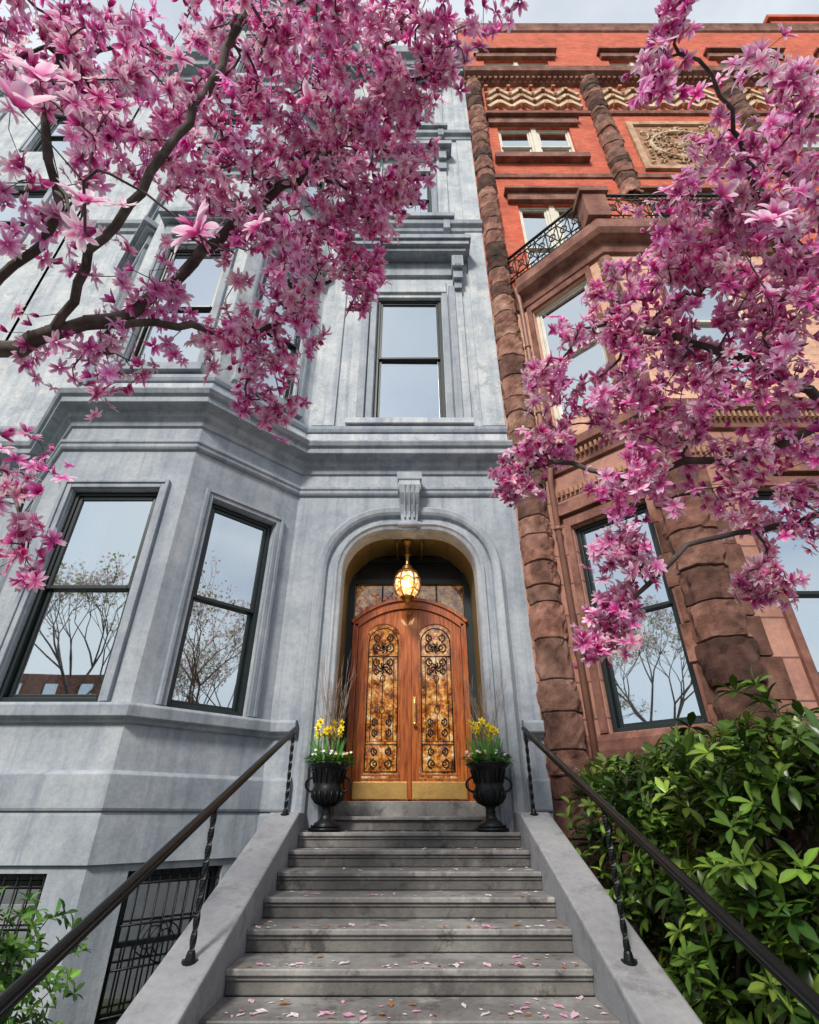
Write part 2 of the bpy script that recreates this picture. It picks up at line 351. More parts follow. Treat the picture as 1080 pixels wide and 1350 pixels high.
for z in(10.7,14.6):
    sweep(tr,gpath,[(0,z-.12),(.05,z-.1),(.07,z),(.14,z+.04),(.16,z+.14),(.05,z+.2),(0,z+.21)])
sweep(tr,gpath,[(0,17.9),(.05,17.92),(.08,18.1),(.3,18.2),(.35,18.35),(.5,18.45),(.55,18.7),(.5,18.8),(0,18.92)])
for i in range(40):
    x=-1.5+i*.077
    if i%2==0: FG.box(tr,x,x+.08,.06,.22,18.0,18.17)
FG.box(wu,1.16,1.528,-.01,.045,5.34,10.55); FG.box(wu,-1.56,-1.2,-.01,.045,5.34,10.55)
FG.box(wu,1.16,1.528,-.01,.045,10.92,14.46)
FG.box(wu,1.16,1.528,-.01,.045,14.82,17.88)
def surround(fr,a0,a1,z0,z1,w=.13,big=False):
    fr.box(tr,a0-w,a0-.012,-.01,.035,z0,z1+w); fr.box(tr,a1+.012,a1+w,-.01,.035,z0,z1+w); fr.box(tr,a0-.012,a1+.012,-.01,.034,z1+.012,z1+w)
    fr.box(tr,a0-w-.045,a0-w,-.01,.055,z0,z1+w+.04); fr.box(tr,a1+w,a1+w+.045,-.01,.055,z0,z1+w+.04); fr.box(tr,a0-w,a1+w,-.01,.054,z1+w,z1+w+.04)
    if big:
        fr.box(tr,a0-w-.12,a1+w+.12,0,.16,z1+.55,z1+.63); fr.box(tr,a0-w-.17,a1+w+.17,0,.24,z1+.63,z1+.76); fr.box(tr,a0-w-.06,a1+w+.06,0,.06,z1+.25,z1+.55)
        fr.box(tr,a0-w-.06,a1+w+.06,-.01,.12,z0-.14,z0-.002)
for fr,a0,a1 in((BF,-.53,.53),(BS,.35,1.25),(BL,.32,1.22)):
    surround(fr,a0,a1,*levels[0],w=.07)
    for l in levels[1:]: surround(fr,a0,a1,*l,w=.08,big=True)
FG.box(wu,-1.0,-.86,-.01,.05,5.42,9.1); FG.box(wu,.86,1.0,-.01,.05,5.42,9.1)
FG.box(tr,-.86,-.74,-.01,.09,5.42,8.75); FG.box(tr,.74,.86,-.01,.09,5.42,8.75)
FG.box(tr,-.72,-.61,-.01,.04,5.42,8.6); FG.box(tr,.61,.72,-.01,.04,5.42,8.6)
FG.box(wu,-.70,.70,-.01,.05,8.62,8.98)
FG.box(wu,-1.02,1.02,-.01,.12,5.335,5.44)
FG.box(tr,-1.02,1.02,-.01,.07,9.1,9.5)
for sx in(-.93,.93):
    FG.box(tr,sx-.11,sx+.11,0,.28,9.1,9.42); FG.box(tr,sx-.09,sx+.09,0,.2,8.85,9.1); FG.box(tr,sx-.07,sx+.07,0,.12,8.65,8.85)
    for q in(-.045,0,.045): FG.box(tr,sx+q-.012,sx+q+.012,.27,.30,9.12,9.40)
FG.box(tr,-1.1,1.1,0,.32,9.5,9.6); FG.box(tr,-1.16,1.16,0,.40,9.6,9.72); FG.box(tr,-1.2,1.2,0,.45,9.72,9.84); FG.box(tr,-1.1,1.1,0,.3,9.84,9.95)
for (z0,z1) in((11.0,13.1),(14.95,17.2)):
    FG.box(wu,-.86,-.64,-.01,.06,z0-.1,z1+.5); FG.box(wu,.64,.86,-.01,.06,z0-.1,z1+.5)
    FG.box(tr,-.62,-.51,-.01,.035,z0,z1+.1); FG.box(tr,.51,.62,-.01,.035,z0,z1+.1)
    FG.box(tr,-.95,.95,0,.2,z1+.5,z1+.6); FG.box(tr,-1.0,1.0,0,.32,z1+.6,z1+.75)
    FG.box(tr,-.95,.95,0,.22,z0-.12,z0-.005)
    for sx in(-.78,.78):
        FG.box(tr,sx-.09,sx+.09,.0,.2,z1+.2,z1+.5); FG.box(tr,sx-.07,sx+.07,.0,.16,z0-.45,z0-.12); FG.box(tr,sx-.09,sx+.09,.06,.12,z1-.1,z1+.2)
for fr,a0,a1,d,cu in((BF,-.53,.53,.4,'left'),(BS,.35,1.25,.4,'side')):
    window(fr,a0,a1,*levels[0],W,d,curtain=cu)
    for l in levels[1:]: window(fr,a0,a1,*l,W,d)
for l in levels: window(BL,.32,1.22,*l,W,.4)
window(FG,-.6,.6,5.45,8.52,W,.9,curtain='low'); window(FG,-.5,.5,11,13.1,W,.9); window(FG,-.5,.5,14.95,17.2,W,.9)
window(BF,-.53,.53,-1.45,-.42,W,.4,curtain='full',n0=-.1); window(BS,.35,1.25,-1.5,-.42,W,.4,curtain='full',n0=-.1)
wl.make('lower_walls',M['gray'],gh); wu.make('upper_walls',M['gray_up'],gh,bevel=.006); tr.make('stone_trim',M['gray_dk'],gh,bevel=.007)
finishW(W,gh)
bb=MB(); bb.box3(-7.2,1.52,7.9,17,-1.6,18.88); bb.box3(-7.2,1.5,6.41,7.9,18.6,18.85); bb.box3(-7.25,-7.19,6.4,8,-1.6,18.8)
bb.make('body_and_roof',M['roof'],gh)
gr=MB()
for fr,a0,a1,z0,z1 in((BF,-.53,.53,-1.45,-.42),(BS,.35,1.25,-1.5,-.42)):
    k=9
    for i in range(k+1):
        s=a0+.03+(a1-a0-.06)*i/k; gr.tube([fr.p(s,-.03,z0+.01),fr.p(s,-.03,z1-.01)],.008,6)
    for i in range(4):
        z=z0+.1+(z1-z0-.2)*i/3; gr.tube([fr.p(a0+.01,-.03,z),fr.p(a1-.01,-.03,z)],.009,6)
    cm=(a0+a1)/2
    for rr in(.09,.14):
        gr.tube([fr.p(cm+rr*math.cos(t/16*2*math.pi),-.022,(z0+z1)/2+rr*math.sin(t/16*2*math.pi)) for t in range(17)],.006,5)
gr.make('basement_grilles',M['iron'],gh,smooth=True)
# ---------------------------------------------------------------- doorway back wall, doors
DB=Fr((0,7.2),(1,0)); fm=MB(); blk=MB(); dg=MB(); lc=MB(); ir=MB(); br=MB()
blk.box3(-.92,.92,7.26,7.30,-.1,3.5)
blk.box3(-.90,-.80,7.16,7.26,.15,3.4); blk.box3(.80,.90,7.16,7.26,.15,3.4)
blk.box3(-.80,.80,7.17,7.25,2.98,3.06); blk.box3(-.80,.80,7.17,7.25,3.34,3.42)
lc.add([(-.79,7.255,2.45),(.79,7.255,2.45),(.79,7.255,2.98),(-.79,7.255,2.98)],[(0,1,2,3)],(.38,.36,.38))
ZS,ZC=2.30,2.58
def seg_arc(x,hwid,zs,zc):
    h=zc-zs; R=(hwid*hwid+h*h)/(2*h); return zs-(R-h)+math.sqrt(max(R*R-x*x,0))
K=24
def arcband(mb,hwi,zsi,zci,hwo,zso,zco,n0,n1):
    vs=[];fs=[]
    for i in range(K+1):
        t=-1+2*i/K
        xi=t*hwi; xo=t*hwo; zi=seg_arc(xi,hwi,zsi,zci); zo=seg_arc(xo,hwo,zso,zco)
        vs+=[DB.p(xi,n1,zi),DB.p(xo,n1,zo),DB.p(xo,n0,zo),DB.p(xi,n0,zi)]
    for i in range(K):
        a=4*i;b_=a+4
        for k in range(4): fs.append((a+k,b_+k,b_+(k+1)%4,a+(k+1)%4))
    fs+=[(0,1,2,3),(4*K+3,4*K+2,4*K+1,4*K)]
    mb.add(vs,fs)
arcband(fm,.725,ZS,ZC,.80,ZS+.06,ZC+.11,-.05,.08)
arcband(fm,.80,ZS+.06,ZC+.11,.83,ZS+.09,ZC+.15,-.05,.11)
for s in(-1,1):
    fm.box3(min(s*.725,s*.80),max(s*.725,s*.80),7.12,7.25,.15,ZS+.058)
for s in(-1,1):
    x0,x1=.012,.72
    def bx(a,b_,z0,z1,n1,mb=fm,n0=0.0):
        aa,bb2=sorted((s*a,s*b_)); mb.box3(aa,bb2,7.2-n1,7.2-n0,z0,z1)
    bx(x0,.125,.16,2.28,.05); bx(.60,x1,.16,2.28,.05)
    bx(.125,.60,.16,.40,.045)
    bx(.125,.60,.425,.445,.06); bx(.13,.15,.445,2.2,.055); bx(.575,.595,.445,2.2,.055)
    vs=[];fs=[]
    for i in range(25):
        x=.012+(.708)*i/24; zt=seg_arc(x,.725,ZS,ZC)-.004; q=(x-.3625)/.2375
        zb=2.16+.20*math.sqrt(1-q*q) if abs(q)<1 else 2.16
        zb=min(zb,zt-.05)
        vs+=[(s*x,7.151,zb),(s*x,7.151,zt),(s*x,7.2,zt),(s*x,7.2,zb)]
    for i in range(24):
        a=4*i;b_=a+4
        for k in range(4): fs.append((a+k,b_+k,b_+(k+1)%4,a+(k+1)%4))
    fs+=[(0,1,2,3),(99,98,97,96)]
    fm.add(vs,fs)
    bx(.03,.70,.175,.36,.056,br,.046)
    aa,bb2=sorted((s*.12,s*.61)); DB.quad(dg,aa,bb2,.02,.40,2.45); DB.quad(lc,aa,bb2,-.03,.40,2.45)
    def T(pts,r=.008): ir.tube([(s*x,7.168,z) for x,z in pts],r,6)
    T([(.16,.47),(.16,2.1)]);T([(.565,.47),(.565,2.1)]);T([(.16,.47),(.565,.47)]);T([(.16,.78),(.565,.78)]);T([(.16,1.9),(.565,1.9)])
    T([(.16,.82),(.565,.82)],.004)
    T([(.16+.2025*(1-math.cos(t/12*math.pi)),2.1+.2*math.sin(t/12*math.pi)) for t in range(13)])
    for xx in(.215,.51): T([(xx,.82),(xx,1.9)],.006)
    T([(.3625,.82),(.3625,1.15)],.006)
    def spiral(cx,cz,r0,turns,dirn,a0): 
        pts=[]
        for t in range(26):
            q=t/25; a=a0+dirn*turns*2*math.pi*q; r=r0*(1-q*.85); pts.append((cx+r*math.cos(a),cz+r*math.sin(a)))
        T(pts,.0075)
    for cx,dn in((.28,1),(.445,-1)):
        for cz,r in((2.02,.075),(2.16,.06),(1.82,.06),(1.7,.05),(.70,.05),(.56,.06),(.92,.05),(1.05,.05)):
            spiral(cx,cz,r,1.4,dn,math.pi/2); spiral(cx,cz,r,1.2,-dn,-math.pi/2)
    for cz in(2.02,1.74):
        for q in range(7):
            t=q*2*math.pi/7; T([(.3625,cz),(.3625+.04*math.cos(t),cz+.05*math.sin(t)),(.3625+.07*math.cos(t+.4),cz+.075*math.sin(t+.4))],.012)
    for zz in(1.2,1.6): T([(.3625+.03*math.cos(t),zz+.05*math.sin(t)) for t in np.linspace(0,6.283,13)],.007)
    T([(.3625,1.2),(.3625,1.9)],.006)
fm.box3(-.02,.02,7.13,7.15,.17,2.5)
br.box3(.045,.085,7.135,7.15,1.05,1.36); br.tube([(.065,7.09,1.10),(.065,7.075,1.15),(.065,7.075,1.27),(.065,7.09,1.32)],.011,8); br.lathe(.065,7.1,[(0,1.0),(.02,1.005),(.028,1.02),(.02,1.04),(0,1.045)],10)
dg.add([(-.8,7.22,2.3),(.8,7.22,2.3),(.8,7.22,2.97),(-.8,7.22,2.97)],[(0,1,2,3)])
for xx in(-.4,.4): blk.box3(xx-.012,xx+.012,7.2,7.235,2.6,2.97)
fm.make('front_door_wood',M['wood'],gh,bevel=.004); blk.make('door_surround_dark',M['black'],gh,bevel=.004)
dg.make('door_glass',M['doorglass'],gh); lc.make('glowing_door_lace',M['lace'],gh); ir.make('door_ironwork',M['iron'],gh,smooth=True); br.make('door_brass',M['brass'],gh,bevel=.003)
sl=MB(); sl.box3(-.897,.897,6.98,7.26,-.13,.15); sl.make('door_sill',M['step'],gh,bevel=.008)
# lantern
ln=empty('hanging_lantern'); a=MB(); g=MB(); ly=6.72
a.lathe(-.03,ly,[(0,3.45),(.09,3.445),(.09,3.42),(.05,3.38),(.03,3.34),(.03,3.26),(.055,3.23),(.03,3.20),(.022,3.14),(.03,3.13),(.035,3.08),(.07,3.05),(.085,3.0),(.14,2.97),(.165,2.94),(.15,2.93)],16)
a.lathe(-.03,ly,[(.10,2.60),(.085,2.58),(.05,2.55),(.03,2.51),(.015,2.49),(0,2.46)],12)
for k in range(6):
    t=k*math.pi/3; a.tube([(-.03+r*math.cos(t),ly+r*math.sin(t),z) for r,z in((.145,2.94),(.178,2.85),(.182,2.76),(.155,2.66),(.10,2.59))],.012,6)
    a.tube([(-.03+.178*math.cos(t+q*1.047),ly+.178*math.sin(t+q*1.047),2.80+.05*math.sin(q*3.14)) for q in(0,.25,.5,.75,1)],.009,5)
    a.tube([(-.03+.165*math.cos(t+q*1.047),ly+.165*math.sin(t+q*1.047),2.70-.04*math.sin(q*3.14)) for q in(0,.25,.5,.75,1)],.008,5)
g.lathe(-.03,ly,[(.135,2.93),(.166,2.85),(.17,2.76),(.145,2.66),(.09,2.6),(0,2.595)],24)
a.make('lantern_metal',plain('aged_bronze',(.20,.11,.035),.35,.7),ln,smooth=False); g.make('lantern_glass',M['lamp'],ln,smooth=True)
L=bpy.data.lights.new('lantern_light','POINT'); L.energy=12; L.color=(1,.62,.28); L.shadow_soft_size=.1
lo=bpy.data.objects.new('lantern_light',L); lo.location=(-.03,ly-.25,2.66+E); COL.objects.link(lo); lo.parent=ln
# ================================================================ STOOP
st=empty('entrance_stoop'); s1=MB(); ck=MB()
for k in range(-1,11):
    z=-.14-.13*k; yn=6.0-.39*k; ye=yn+.418
    hwid=1.1
    if k==-1: z=-.005; yn=6.36; ye=6.98; hwid=.895
    if k==0: ye=6.42
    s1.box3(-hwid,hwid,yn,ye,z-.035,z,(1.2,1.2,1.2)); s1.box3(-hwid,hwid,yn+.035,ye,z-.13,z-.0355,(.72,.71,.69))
    if k!=-1: s1.box3(-hwid,hwid,yn+.02,yn+.035,z-.06,z-.0355)
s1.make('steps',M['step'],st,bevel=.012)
for s in(-1,1):
    pr=[(6.44,-1.6),(6.44,.03),(5.98,.03),(1.75,-1.38),(1.75,-1.6)]
    x0,x1=sorted((s*1.1,s*1.4)); vs=[(x0,y,z) for y,z in pr]+[(x1,y,z) for y,z in pr]; k=len(pr)
    ck.add(vs,[tuple(range(k)),tuple(range(2*k-1,k-1,-1))]+[(i,k+i,k+(i+1)%k,(i+1)%k) for i in range(k)])
ck.make('cheek_walls',M['cheek'],st,bevel=.015)
for s in(-1,1):
    h=MB(); x=s*1.235
    zr=lambda y:.80-(5.97-y)*.3333
    zc=lambda y:.025-(5.98-y)*.3333
    pts=[(x,6.02,zr(6.02)),(x,5.97,zr(5.97)+.004),(x,4,zr(4)),(x,1.85,zr(1.85)),(x,1.8,zr(1.8)-.03)]
    h.tube(pts,.023,12)
    h.tube([(x,5.95,zr(5.95)-.033),(x,1.88,zr(1.88)-.033)],.012,6)
    for y in(5.93,3.78,1.95):
        zb=zc(y); zt=zr(y)-.02; n=44
        h.tube([(x,y,zb+(zt-zb)*i/n) for i in range(n+1)],.019,4,twist=.32 )
        h.lathe(x,y,[(.0,zb+.012),(.045,zb+.012),(.045,zb-.03)],12); h.lathe(x,y,[(.03,zb+.01),(.024,zb+.04),(.02,zb+.05)],12)
    h.make('stair_handrail',M['iron'],None,smooth=False)
# ================================================================ PLANTERS
def leafmesh(L,Wd,base,dirv,up,curl=.3,n=4,pk=1.0):
    d=Vector(dirv).normalized(); u=Vector(up); side=d.cross(u).normalized() if d.cross(u).length>1e-4 else Vector((1,0,0)); nn=side.cross(d)
    vs=[];fs=[]
    for i in range(n+1):
        t=i/n; w=Wd*math.sin(math.pi*min(1,(t*.92+.04)**pk)); c=Vector(base)+d*L*t-Vector((0,0,1))*curl*L*t*t
        vs+=[c-side*w+nn*w*.35,c,c+side*w+nn*w*.35]
    for i in range(n):
        a_=3*i; fs+=[(a_,a_+1,a_+4,a_+3),(a_+1,a_+2,a_+5,a_+4)]
    return vs,fs
soilm=plain('soil',(.03,.02,.015),.95)
for px in(-.86,.84):
    e=empty('urn_planter'); u=MB(); py=6.17; z0=-.135
    for (hw_,za,zb) in((.15,0,.03),(.13,.03,.055)): u.box3(px-hw_,px+hw_,py-hw_,py+hw_,z0+za,z0+zb-.0005)
    pf=[(.12,.055),(.115,.07),(.07,.10),(.045,.15),(.055,.17),(.045,.19),(.06,.22),(.12,.26),(.155,.31),(.165,.36),(.15,.40),(.148,.44),(.165,.52),(.19,.57),(.23,.60),(.235,.62),(.22,.635),(.20,.62),(.18,.58)]
    u.lathe(px,py,[(r,z0+z) for r,z in pf],32)
    for k in range(16):
        t=k*math.pi/8; u.tube([(px+r*math.cos(t),py+r*math.sin(t),z0+z) for r,z in((.065,.225),(.125,.26),(.16,.31),(.17,.36))],[.008,.014,.016,.008],6)
        u.tube([(px+r*math.cos(t),py+r*math.sin(t),z0+z) for r,z in((.152,.43),(.17,.52),(.19,.56))],[.006,.012,.006],6)
    for s in(-1,1): u.tube([(px+s*(.15+.09*math.sin(q)),py,z0+.42+.07*-math.cos(q)) for q in np.linspace(0,math.pi,9)],.012,8)
    u.make('urn',M['iron'],e,smooth=True)
    soil=MB(); soil.lathe(px,py,[(0,z0+.60),(.1,z0+.60),(.19,z0+.585)],16); soil.make('soil',soilm,e)
    pl=MB()
    for i in range(230):
        a_=random.uniform(0,6.283); r=.24*math.sqrt(random.random()); b0=(px+r*math.cos(a_),py+r*math.sin(a_),z0+.60+random.uniform(0,.09)); g_=random.uniform(.6,1.3)
        vs,fs=leafmesh(random.uniform(.05,.09),.02,b0,(math.cos(a_)+random.uniform(-.6,.6),math.sin(a_)+random.uniform(-.6,.6),random.uniform(.0,1)),(0,0,1)); pl.add(vs,fs,(.08*g_,.22*g_,.03*g_))
    for i in range(34):
        a_=random.uniform(0,6.283); r=.23*math.sqrt(random.random()); c=Vector((px+r*math.cos(a_),py+r*math.sin(a_),z0+.69+random.uniform(0,.05))); colr=random.choice([(.85,.85,.8),(.85,.85,.8),(.9,.9,.88),(.3,.1,.45),(.8,.7,.3)])
        for q in range(5):
            t=q*1.2566+a_; dv=Vector((math.cos(t),math.sin(t)*.6-.35,math.sin(t)*.7+.4)); vs,fs=leafmesh(.020,.010,c,dv,(0,-1,.6),0,2); pl.add(vs,fs,colr)
    for i in range(15):
        a_=random.uniform(0,6.283); r=.14*math.sqrt(random.random()); b0=Vector((px+r*math.cos(a_),py+r*math.sin(a_),z0+.6)); hgt=random.uniform(.26,.44); tip=b0+Vector((random.uniform(-.09,.09),random.uniform(-.08,.03),hgt))
        pl.tube([b0,(b0+tip)/2+Vector((random.uniform(-.02,.02),0,0)),tip],.004,5,(.12,.28,.05))
        for q in range(3):
            vs,fs=leafmesh(random.uniform(.22,.36),.009,b0,(random.uniform(-.45,.45),random.uniform(-.35,.2),1),(0,-1,0),.08,5); pl.add(vs,fs,(.12,.30,.06))
        f=Vector((random.uniform(-.9,.9),-1,random.uniform(-.3,.5))).normalized(); sd=f.cross(Vector((0,0,1))).normalized(); uu=sd.cross(f)
        for q in range(6):
            t=q*math.pi/3+a_; dv=sd*math.cos(t)+uu*math.sin(t)+f*.15; vs,fs=leafmesh(.046,.014,tip,dv,f,0,3); pl.add(vs,fs,(.92,.76,.03))
        pl.tube([tip,tip+f*.02,tip+f*.035],[.008,.012,.017],8,(.92,.60,.01))
    pl.make('spring_flowers',M['leaf'],e,smooth=True)
    tw=MB()
    for i in range(24):
        a_=random.uniform(0,6.283); b0=Vector((px+.06*math.cos(a_),py+.06*math.sin(a_),z0+.6)); hgt=random.uniform(.6,1.25); d=Vector((random.uniform(-.32,.32),random.uniform(-.2,.1),1)); pts=[b0+d*hgt*t+Vector((random.uniform(-.02,.02),random.uniform(-.02,.02),0)) for t in(0,.3,.6,.8,1)]
        tw.tube(pts,[.004,.0035,.003,.0022,.001],5,(3.2,2.9,2.5))
        for q in(2,3): tw.tube([pts[q],pts[q]+Vector((random.uniform(-.09,.09),random.uniform(-.05,.05),.16))],[.002,.001],4,(3.2,2.9,2.5))
    tw.make('pussy_willow_twigs',M['bark'],e)
# ================================================================ BROWNSTONE HOUSE
bh=empty('brownstone_townhouse'); W=newW(); low=MB(); mid=MB(); up=MB(); bt=MB(); bf=MB(); rock=MB()
XR=15.0
F0=Fr((0,6.4),(1,0)); S1=Fr((2.1,6.4),(1.15,-1.15)); F1=Fr((4.625,5.25),(1,0)); S2=Fr((6.0,5.25),(1.15,1.15)); LS=1.6263
for mb,z0,z1,w in((low,-1.6,4.4,(.8,3.43)),(mid,4.4,8.4,(5.2,7.9))):
    F0.wall(mb,1.53,2.1,z0,z1,[])
    S1.wall(mb,0,LS,z0,z1,[(.22,1.26,*w)]); F1.wall(mb,-1.375,1.375,z0,z1,[(-.575,.575,*w)])
    S2.wall(mb,0,LS,z0,z1,[(.36,1.4,*w)]); F0.wall(mb,7.15,XR,z0,z1,[(9.2,10.6,*w)])
    k='cream' if z0>0 else 'frame'
    cu='blind' if z0>0 else 'low'
    window(S1,.22,1.26,*w,W,.4,curtain=cu,key=k); window(F1,-.575,.575,*w,W,.4,curtain=cu,key=k); window(S2,.36,1.4,*w,W,.4,curtain=cu,key=k); window(F0,9.2,10.6,*w,W,.6,curtain=cu,key=k)
H=[(2.4,3.9,8.8,11.7),(5.3,6.8,8.8,11.7),(2.25,4.1,13.65,15.25),(9.6,11.4,13.65,15.25),(9.6,11.4,8.8,11.7)]
F0.wall(up,1.53,XR,8.4,18.0,H)
T5=[(2.2,4.1,18.3,19.35),(5.9,7.3,18.3,19.35),(9.1,10.9,18.3,19.35),(12.4,13.8,18.3,19.35)]
F0.wall(up,1.53,XR,18.0,21.8,T5)
for h in H+T5:
    mid_=(h[0]+h[1])/2
    window(F0,h[0],mid_-.06,h[2],h[3],W,.6,curtain='blind',key='cream'); window(F0,mid_+.06,h[1],h[2],h[3],W,.6,curtain='blind',key='cream')
    F0.box(W['cream'],mid_-.06,mid_+.06,-.2,-.03,h[2],h[3])
    F0.box(bt,h[0]-.22,h[1]+.22,-.01,.10,h[3]+.02,h[3]+.30); F0.box(bt,h[0]-.28,h[1]+.28,0,.2,h[3]+.30,h[3]+.38)
    F0.box(bt,h[0]-.2,h[1]+.2,-.01,.16,h[2]-.2,h[2]-.002)
bp=[(2.0,6.4),(2.1,6.4),(3.25,5.25),(6.0,5.25),(7.15,6.4),(9.0,6.4)]
sweep(bt,bp,[(0,4.32),(.05,4.34),(.07,4.44),(.07,4.56),(.16,4.60),(.18,4.72),(.05,4.80),(0,4.81)])
sweep(bt,bp,[(0,.52),(.08,.54),(.1,.62),(.1,.72),(.03,.79),(0,.795)])
sweep(low,bp,[(0,-1.6),(.06,-1.6),(.06,.5),(0,.52)])
sweep(bt,bp,[(0,8.05),(.06,8.08),(.1,8.25),(.24,8.32),(.30,8.40),(.30,8.62),(.24,8.68),(-.05,8.70)])
for zz in(3.95,4.46):
    for i in range(22): S1.box(bf,.02+i*.072,.055+i*.072,-.01,.13 if zz>4 else .05,zz,zz+.09,(.6,.45,.4))
    for i in range(38): F1.box(bf,-1.36+i*.072,-1.325+i*.072,-.01,.13 if zz>4 else .05,zz,zz+.09,(.6,.45,.4))
for fr,a0,a1 in((S1,.22,1.26),(F1,-.575,.575)):
    for z0,z1 in((.8,3.43),(5.2,7.9)):
        fr.box(bt,a0-.1,a0-.012,-.01,.05,z0,z1+.14); fr.box(bt,a1+.012,a1+.1,-.01,.05,z0,z1+.14); fr.box(bt,a0-.012,a1+.012,-.01,.049,z1+.012,z1+.14)
    fr.box(bt,a0-.16,a1+.16,.0,.1,3.62,3.8)
fl=MB(); fl.add([(2.0,6.38,8.69),(3.25,5.05,8.69),(6.0,5.05,8.69),(7.2,6.38,8.69)],[(0,1,2,3)]); fl.make('balcony_floor',M['browntrim'],bh)
ra=MB()
def railing(fr,a0,a1,n=.2,z0=8.72,z1=9.5):
    for z,r in((z1,.028),(z1-.13,.012),(z0+.05,.02),(z0+.17,.012)): ra.tube([fr.p(a0,n,z),fr.p(a1,n,z)],r,6)
    L_=a1-a0; k=max(1,int(L_/.22)); w=L_/k
    for i in range(k+1): ra.tube([fr.p(a0+i*w,n,z0),fr.p(a0+i*w,n,z1)],.013,6)
    for i in range(k):
        c=a0+(i+.5)*w; q0,q1=z0+.17,z1-.13; zc_=(q0+q1)/2
        ra.tube([fr.p(c-w/2,n,q0),fr.p(c+w/2,n,q1)],.011,5); ra.tube([fr.p(c-w/2,n,q1),fr.p(c+w/2,n,q0)],.011,5)
        ra.tube([fr.p(c+.06*math.cos(t),n,zc_+.09*math.sin(t)) for t in np.linspace(0,6.283,11)],.013,5)
        ra.tube([fr.p(c+.04*math.cos(t),n,z1-.065+.04*math.sin(t)) for t in np.linspace(0,6.283,9)],.009,5)
        ra.tube([fr.p(c+.04*math.cos(t),n,z0+.11+.04*math.sin(t)) for t in np.linspace(0,6.283,9)],.009,5)
railing(S1,-.1,LS-.12); railing(F1,-1.2,1.2); railing(S2,.12,LS)
ra.make('balcony_railing',M['iron'],bh,smooth=True)
for cx in(3.2,6.05):
    bt.box3(cx-.2,cx+.2,4.92,5.32,8.69,9.35); bt.box3(cx-.25,cx+.25,4.87,5.37,9.35,9.47); bt.lathe(cx,5.12,[(.2,9.47),(.22,9.55),(.15,9.66),(0,9.72)],12)
def rockcol(cx,cy,r,z0,z1,dz=.34):
    z=z0
    while z<z1-.05:
        h=min(dz*random.uniform(.6,1.35),z1-z); rr=r*random.uniform(.93,1.05); f=random.choice([.35,.6,.85,1,1.15,1.35]); w=random.uniform(.9,1.1)
        c=(f,f*w,f*w*1.03)
        prof=[(rr*.91,z),(rr*.955,z+.01)]+[(rr*(1+.015*math.sin(math.pi*q)),z+.016+(h-.032)*q) for q in(0,.15,.35,.5,.65,.85,1)]+[(rr*.955,z+h-.01),(rr*.91,z+h)]
        dk=(f*.35,f*.35,f*.35); rock.lathe(cx,cy,prof,26,[dk]+[c]*9+[dk],jit=.17); z+=h
rockcol(1.77,6.42,.225,-1.6,17.95,.38); rockcol(3.28,5.33,.27,-1.6,4.3,.42); rockcol(5.97,5.33,.27,-1.6,4.3,.42)
rockcol(3.28,5.33,.12,4.85,8.05,.3)
for cx in(5.0,8.75,12.6): rockcol(cx,6.42,.26,11.9,17.95)
for i in range(14):
    z=-1.55+i*.42; f=random.uniform(.45,1.3)
    S1.box(rock,LS-.34+random.uniform(-.05,.03),LS-.1,-.02,.05+random.uniform(0,.03),z,z+.405,(f,f*.95,f*.95)); f=random.uniform(.5,1.3)
    F1.box(rock,-1.3,-.95+random.uniform(-.1,.08),-.02,.05+random.uniform(0,.03),z,z+.405,(f,f*.95,f*.95))
sweep(bt,[(1.53,6.4),(XR,6.4)],[(0,17.55),(.1,17.6),(.12,17.7),(.3,17.8),(.34,17.98),(.2,18.08),(0,18.1)])
sweep(bt,[(1.95,6.4),(XR,6.4)],[(0,15.85),(.06,15.87),(.08,15.98),(0,16.0)])
sweep(bt,[(1.95,6.4),(XR,6.4)],[(0,12.75),(.04,12.76),(.05,12.9),(0,12.92)])
for i in range(90):
    F0.box(bt,1.6+i*.15,1.68+i*.15,.1,.2,17.62,17.74)
def bar(mb,fr,s0,z0,s1,z1,w,n,col=(1,1,1)):
    dx,dz=s1-s0,z1-z0; l=math.hypot(dx,dz); px,pz=-dz/l*w/2,dx/l*w/2
    q=[(s0-px,z0-pz),(s1-px,z1-pz),(s1+px,z1+pz),(s0+px,z0+pz)]
    vs=[fr.p(a_,n,z) for a_,z in q]+[fr.p(a_,-.01,z) for a_,z in q]
    mb.add(vs,[(0,1,2,3),(0,4,5,1),(1,5,6,2),(2,6,7,3),(3,7,4,0)],col)
pw=.62; x=2.1
while x<XR-.7:
    if any(abs(x+pw/2-c)<.45 for c in(5.0,8.75,12.6)): x+=.1; continue
    for j,off in enumerate((0,.17,.34,.51,.68,.85)):
        cc=(1,1,1) if j%2==0 else (.45,.28,.22); nh_=.09 if j%2==0 else .04
        bar(bf,F0,x,16.2+off,x+pw/2,16.55+off,.10,nh_+.002*j,cc); bar(bf,F0,x+pw/2,16.55+off,x+pw,16.2+off,.10,nh_+.0015+.002*j,cc)
    for j in range(3): 
        zz=16.28+j*.42; F0.box(bf,x+pw/2-.05,x+pw/2+.05,-.01,.13,zz,zz+.10,(.8,.6,.5)); F0.box(bf,x-.04,x+.05,-.01,.12,zz+.2,zz+.28,(.7,.5,.4))
    x+=pw
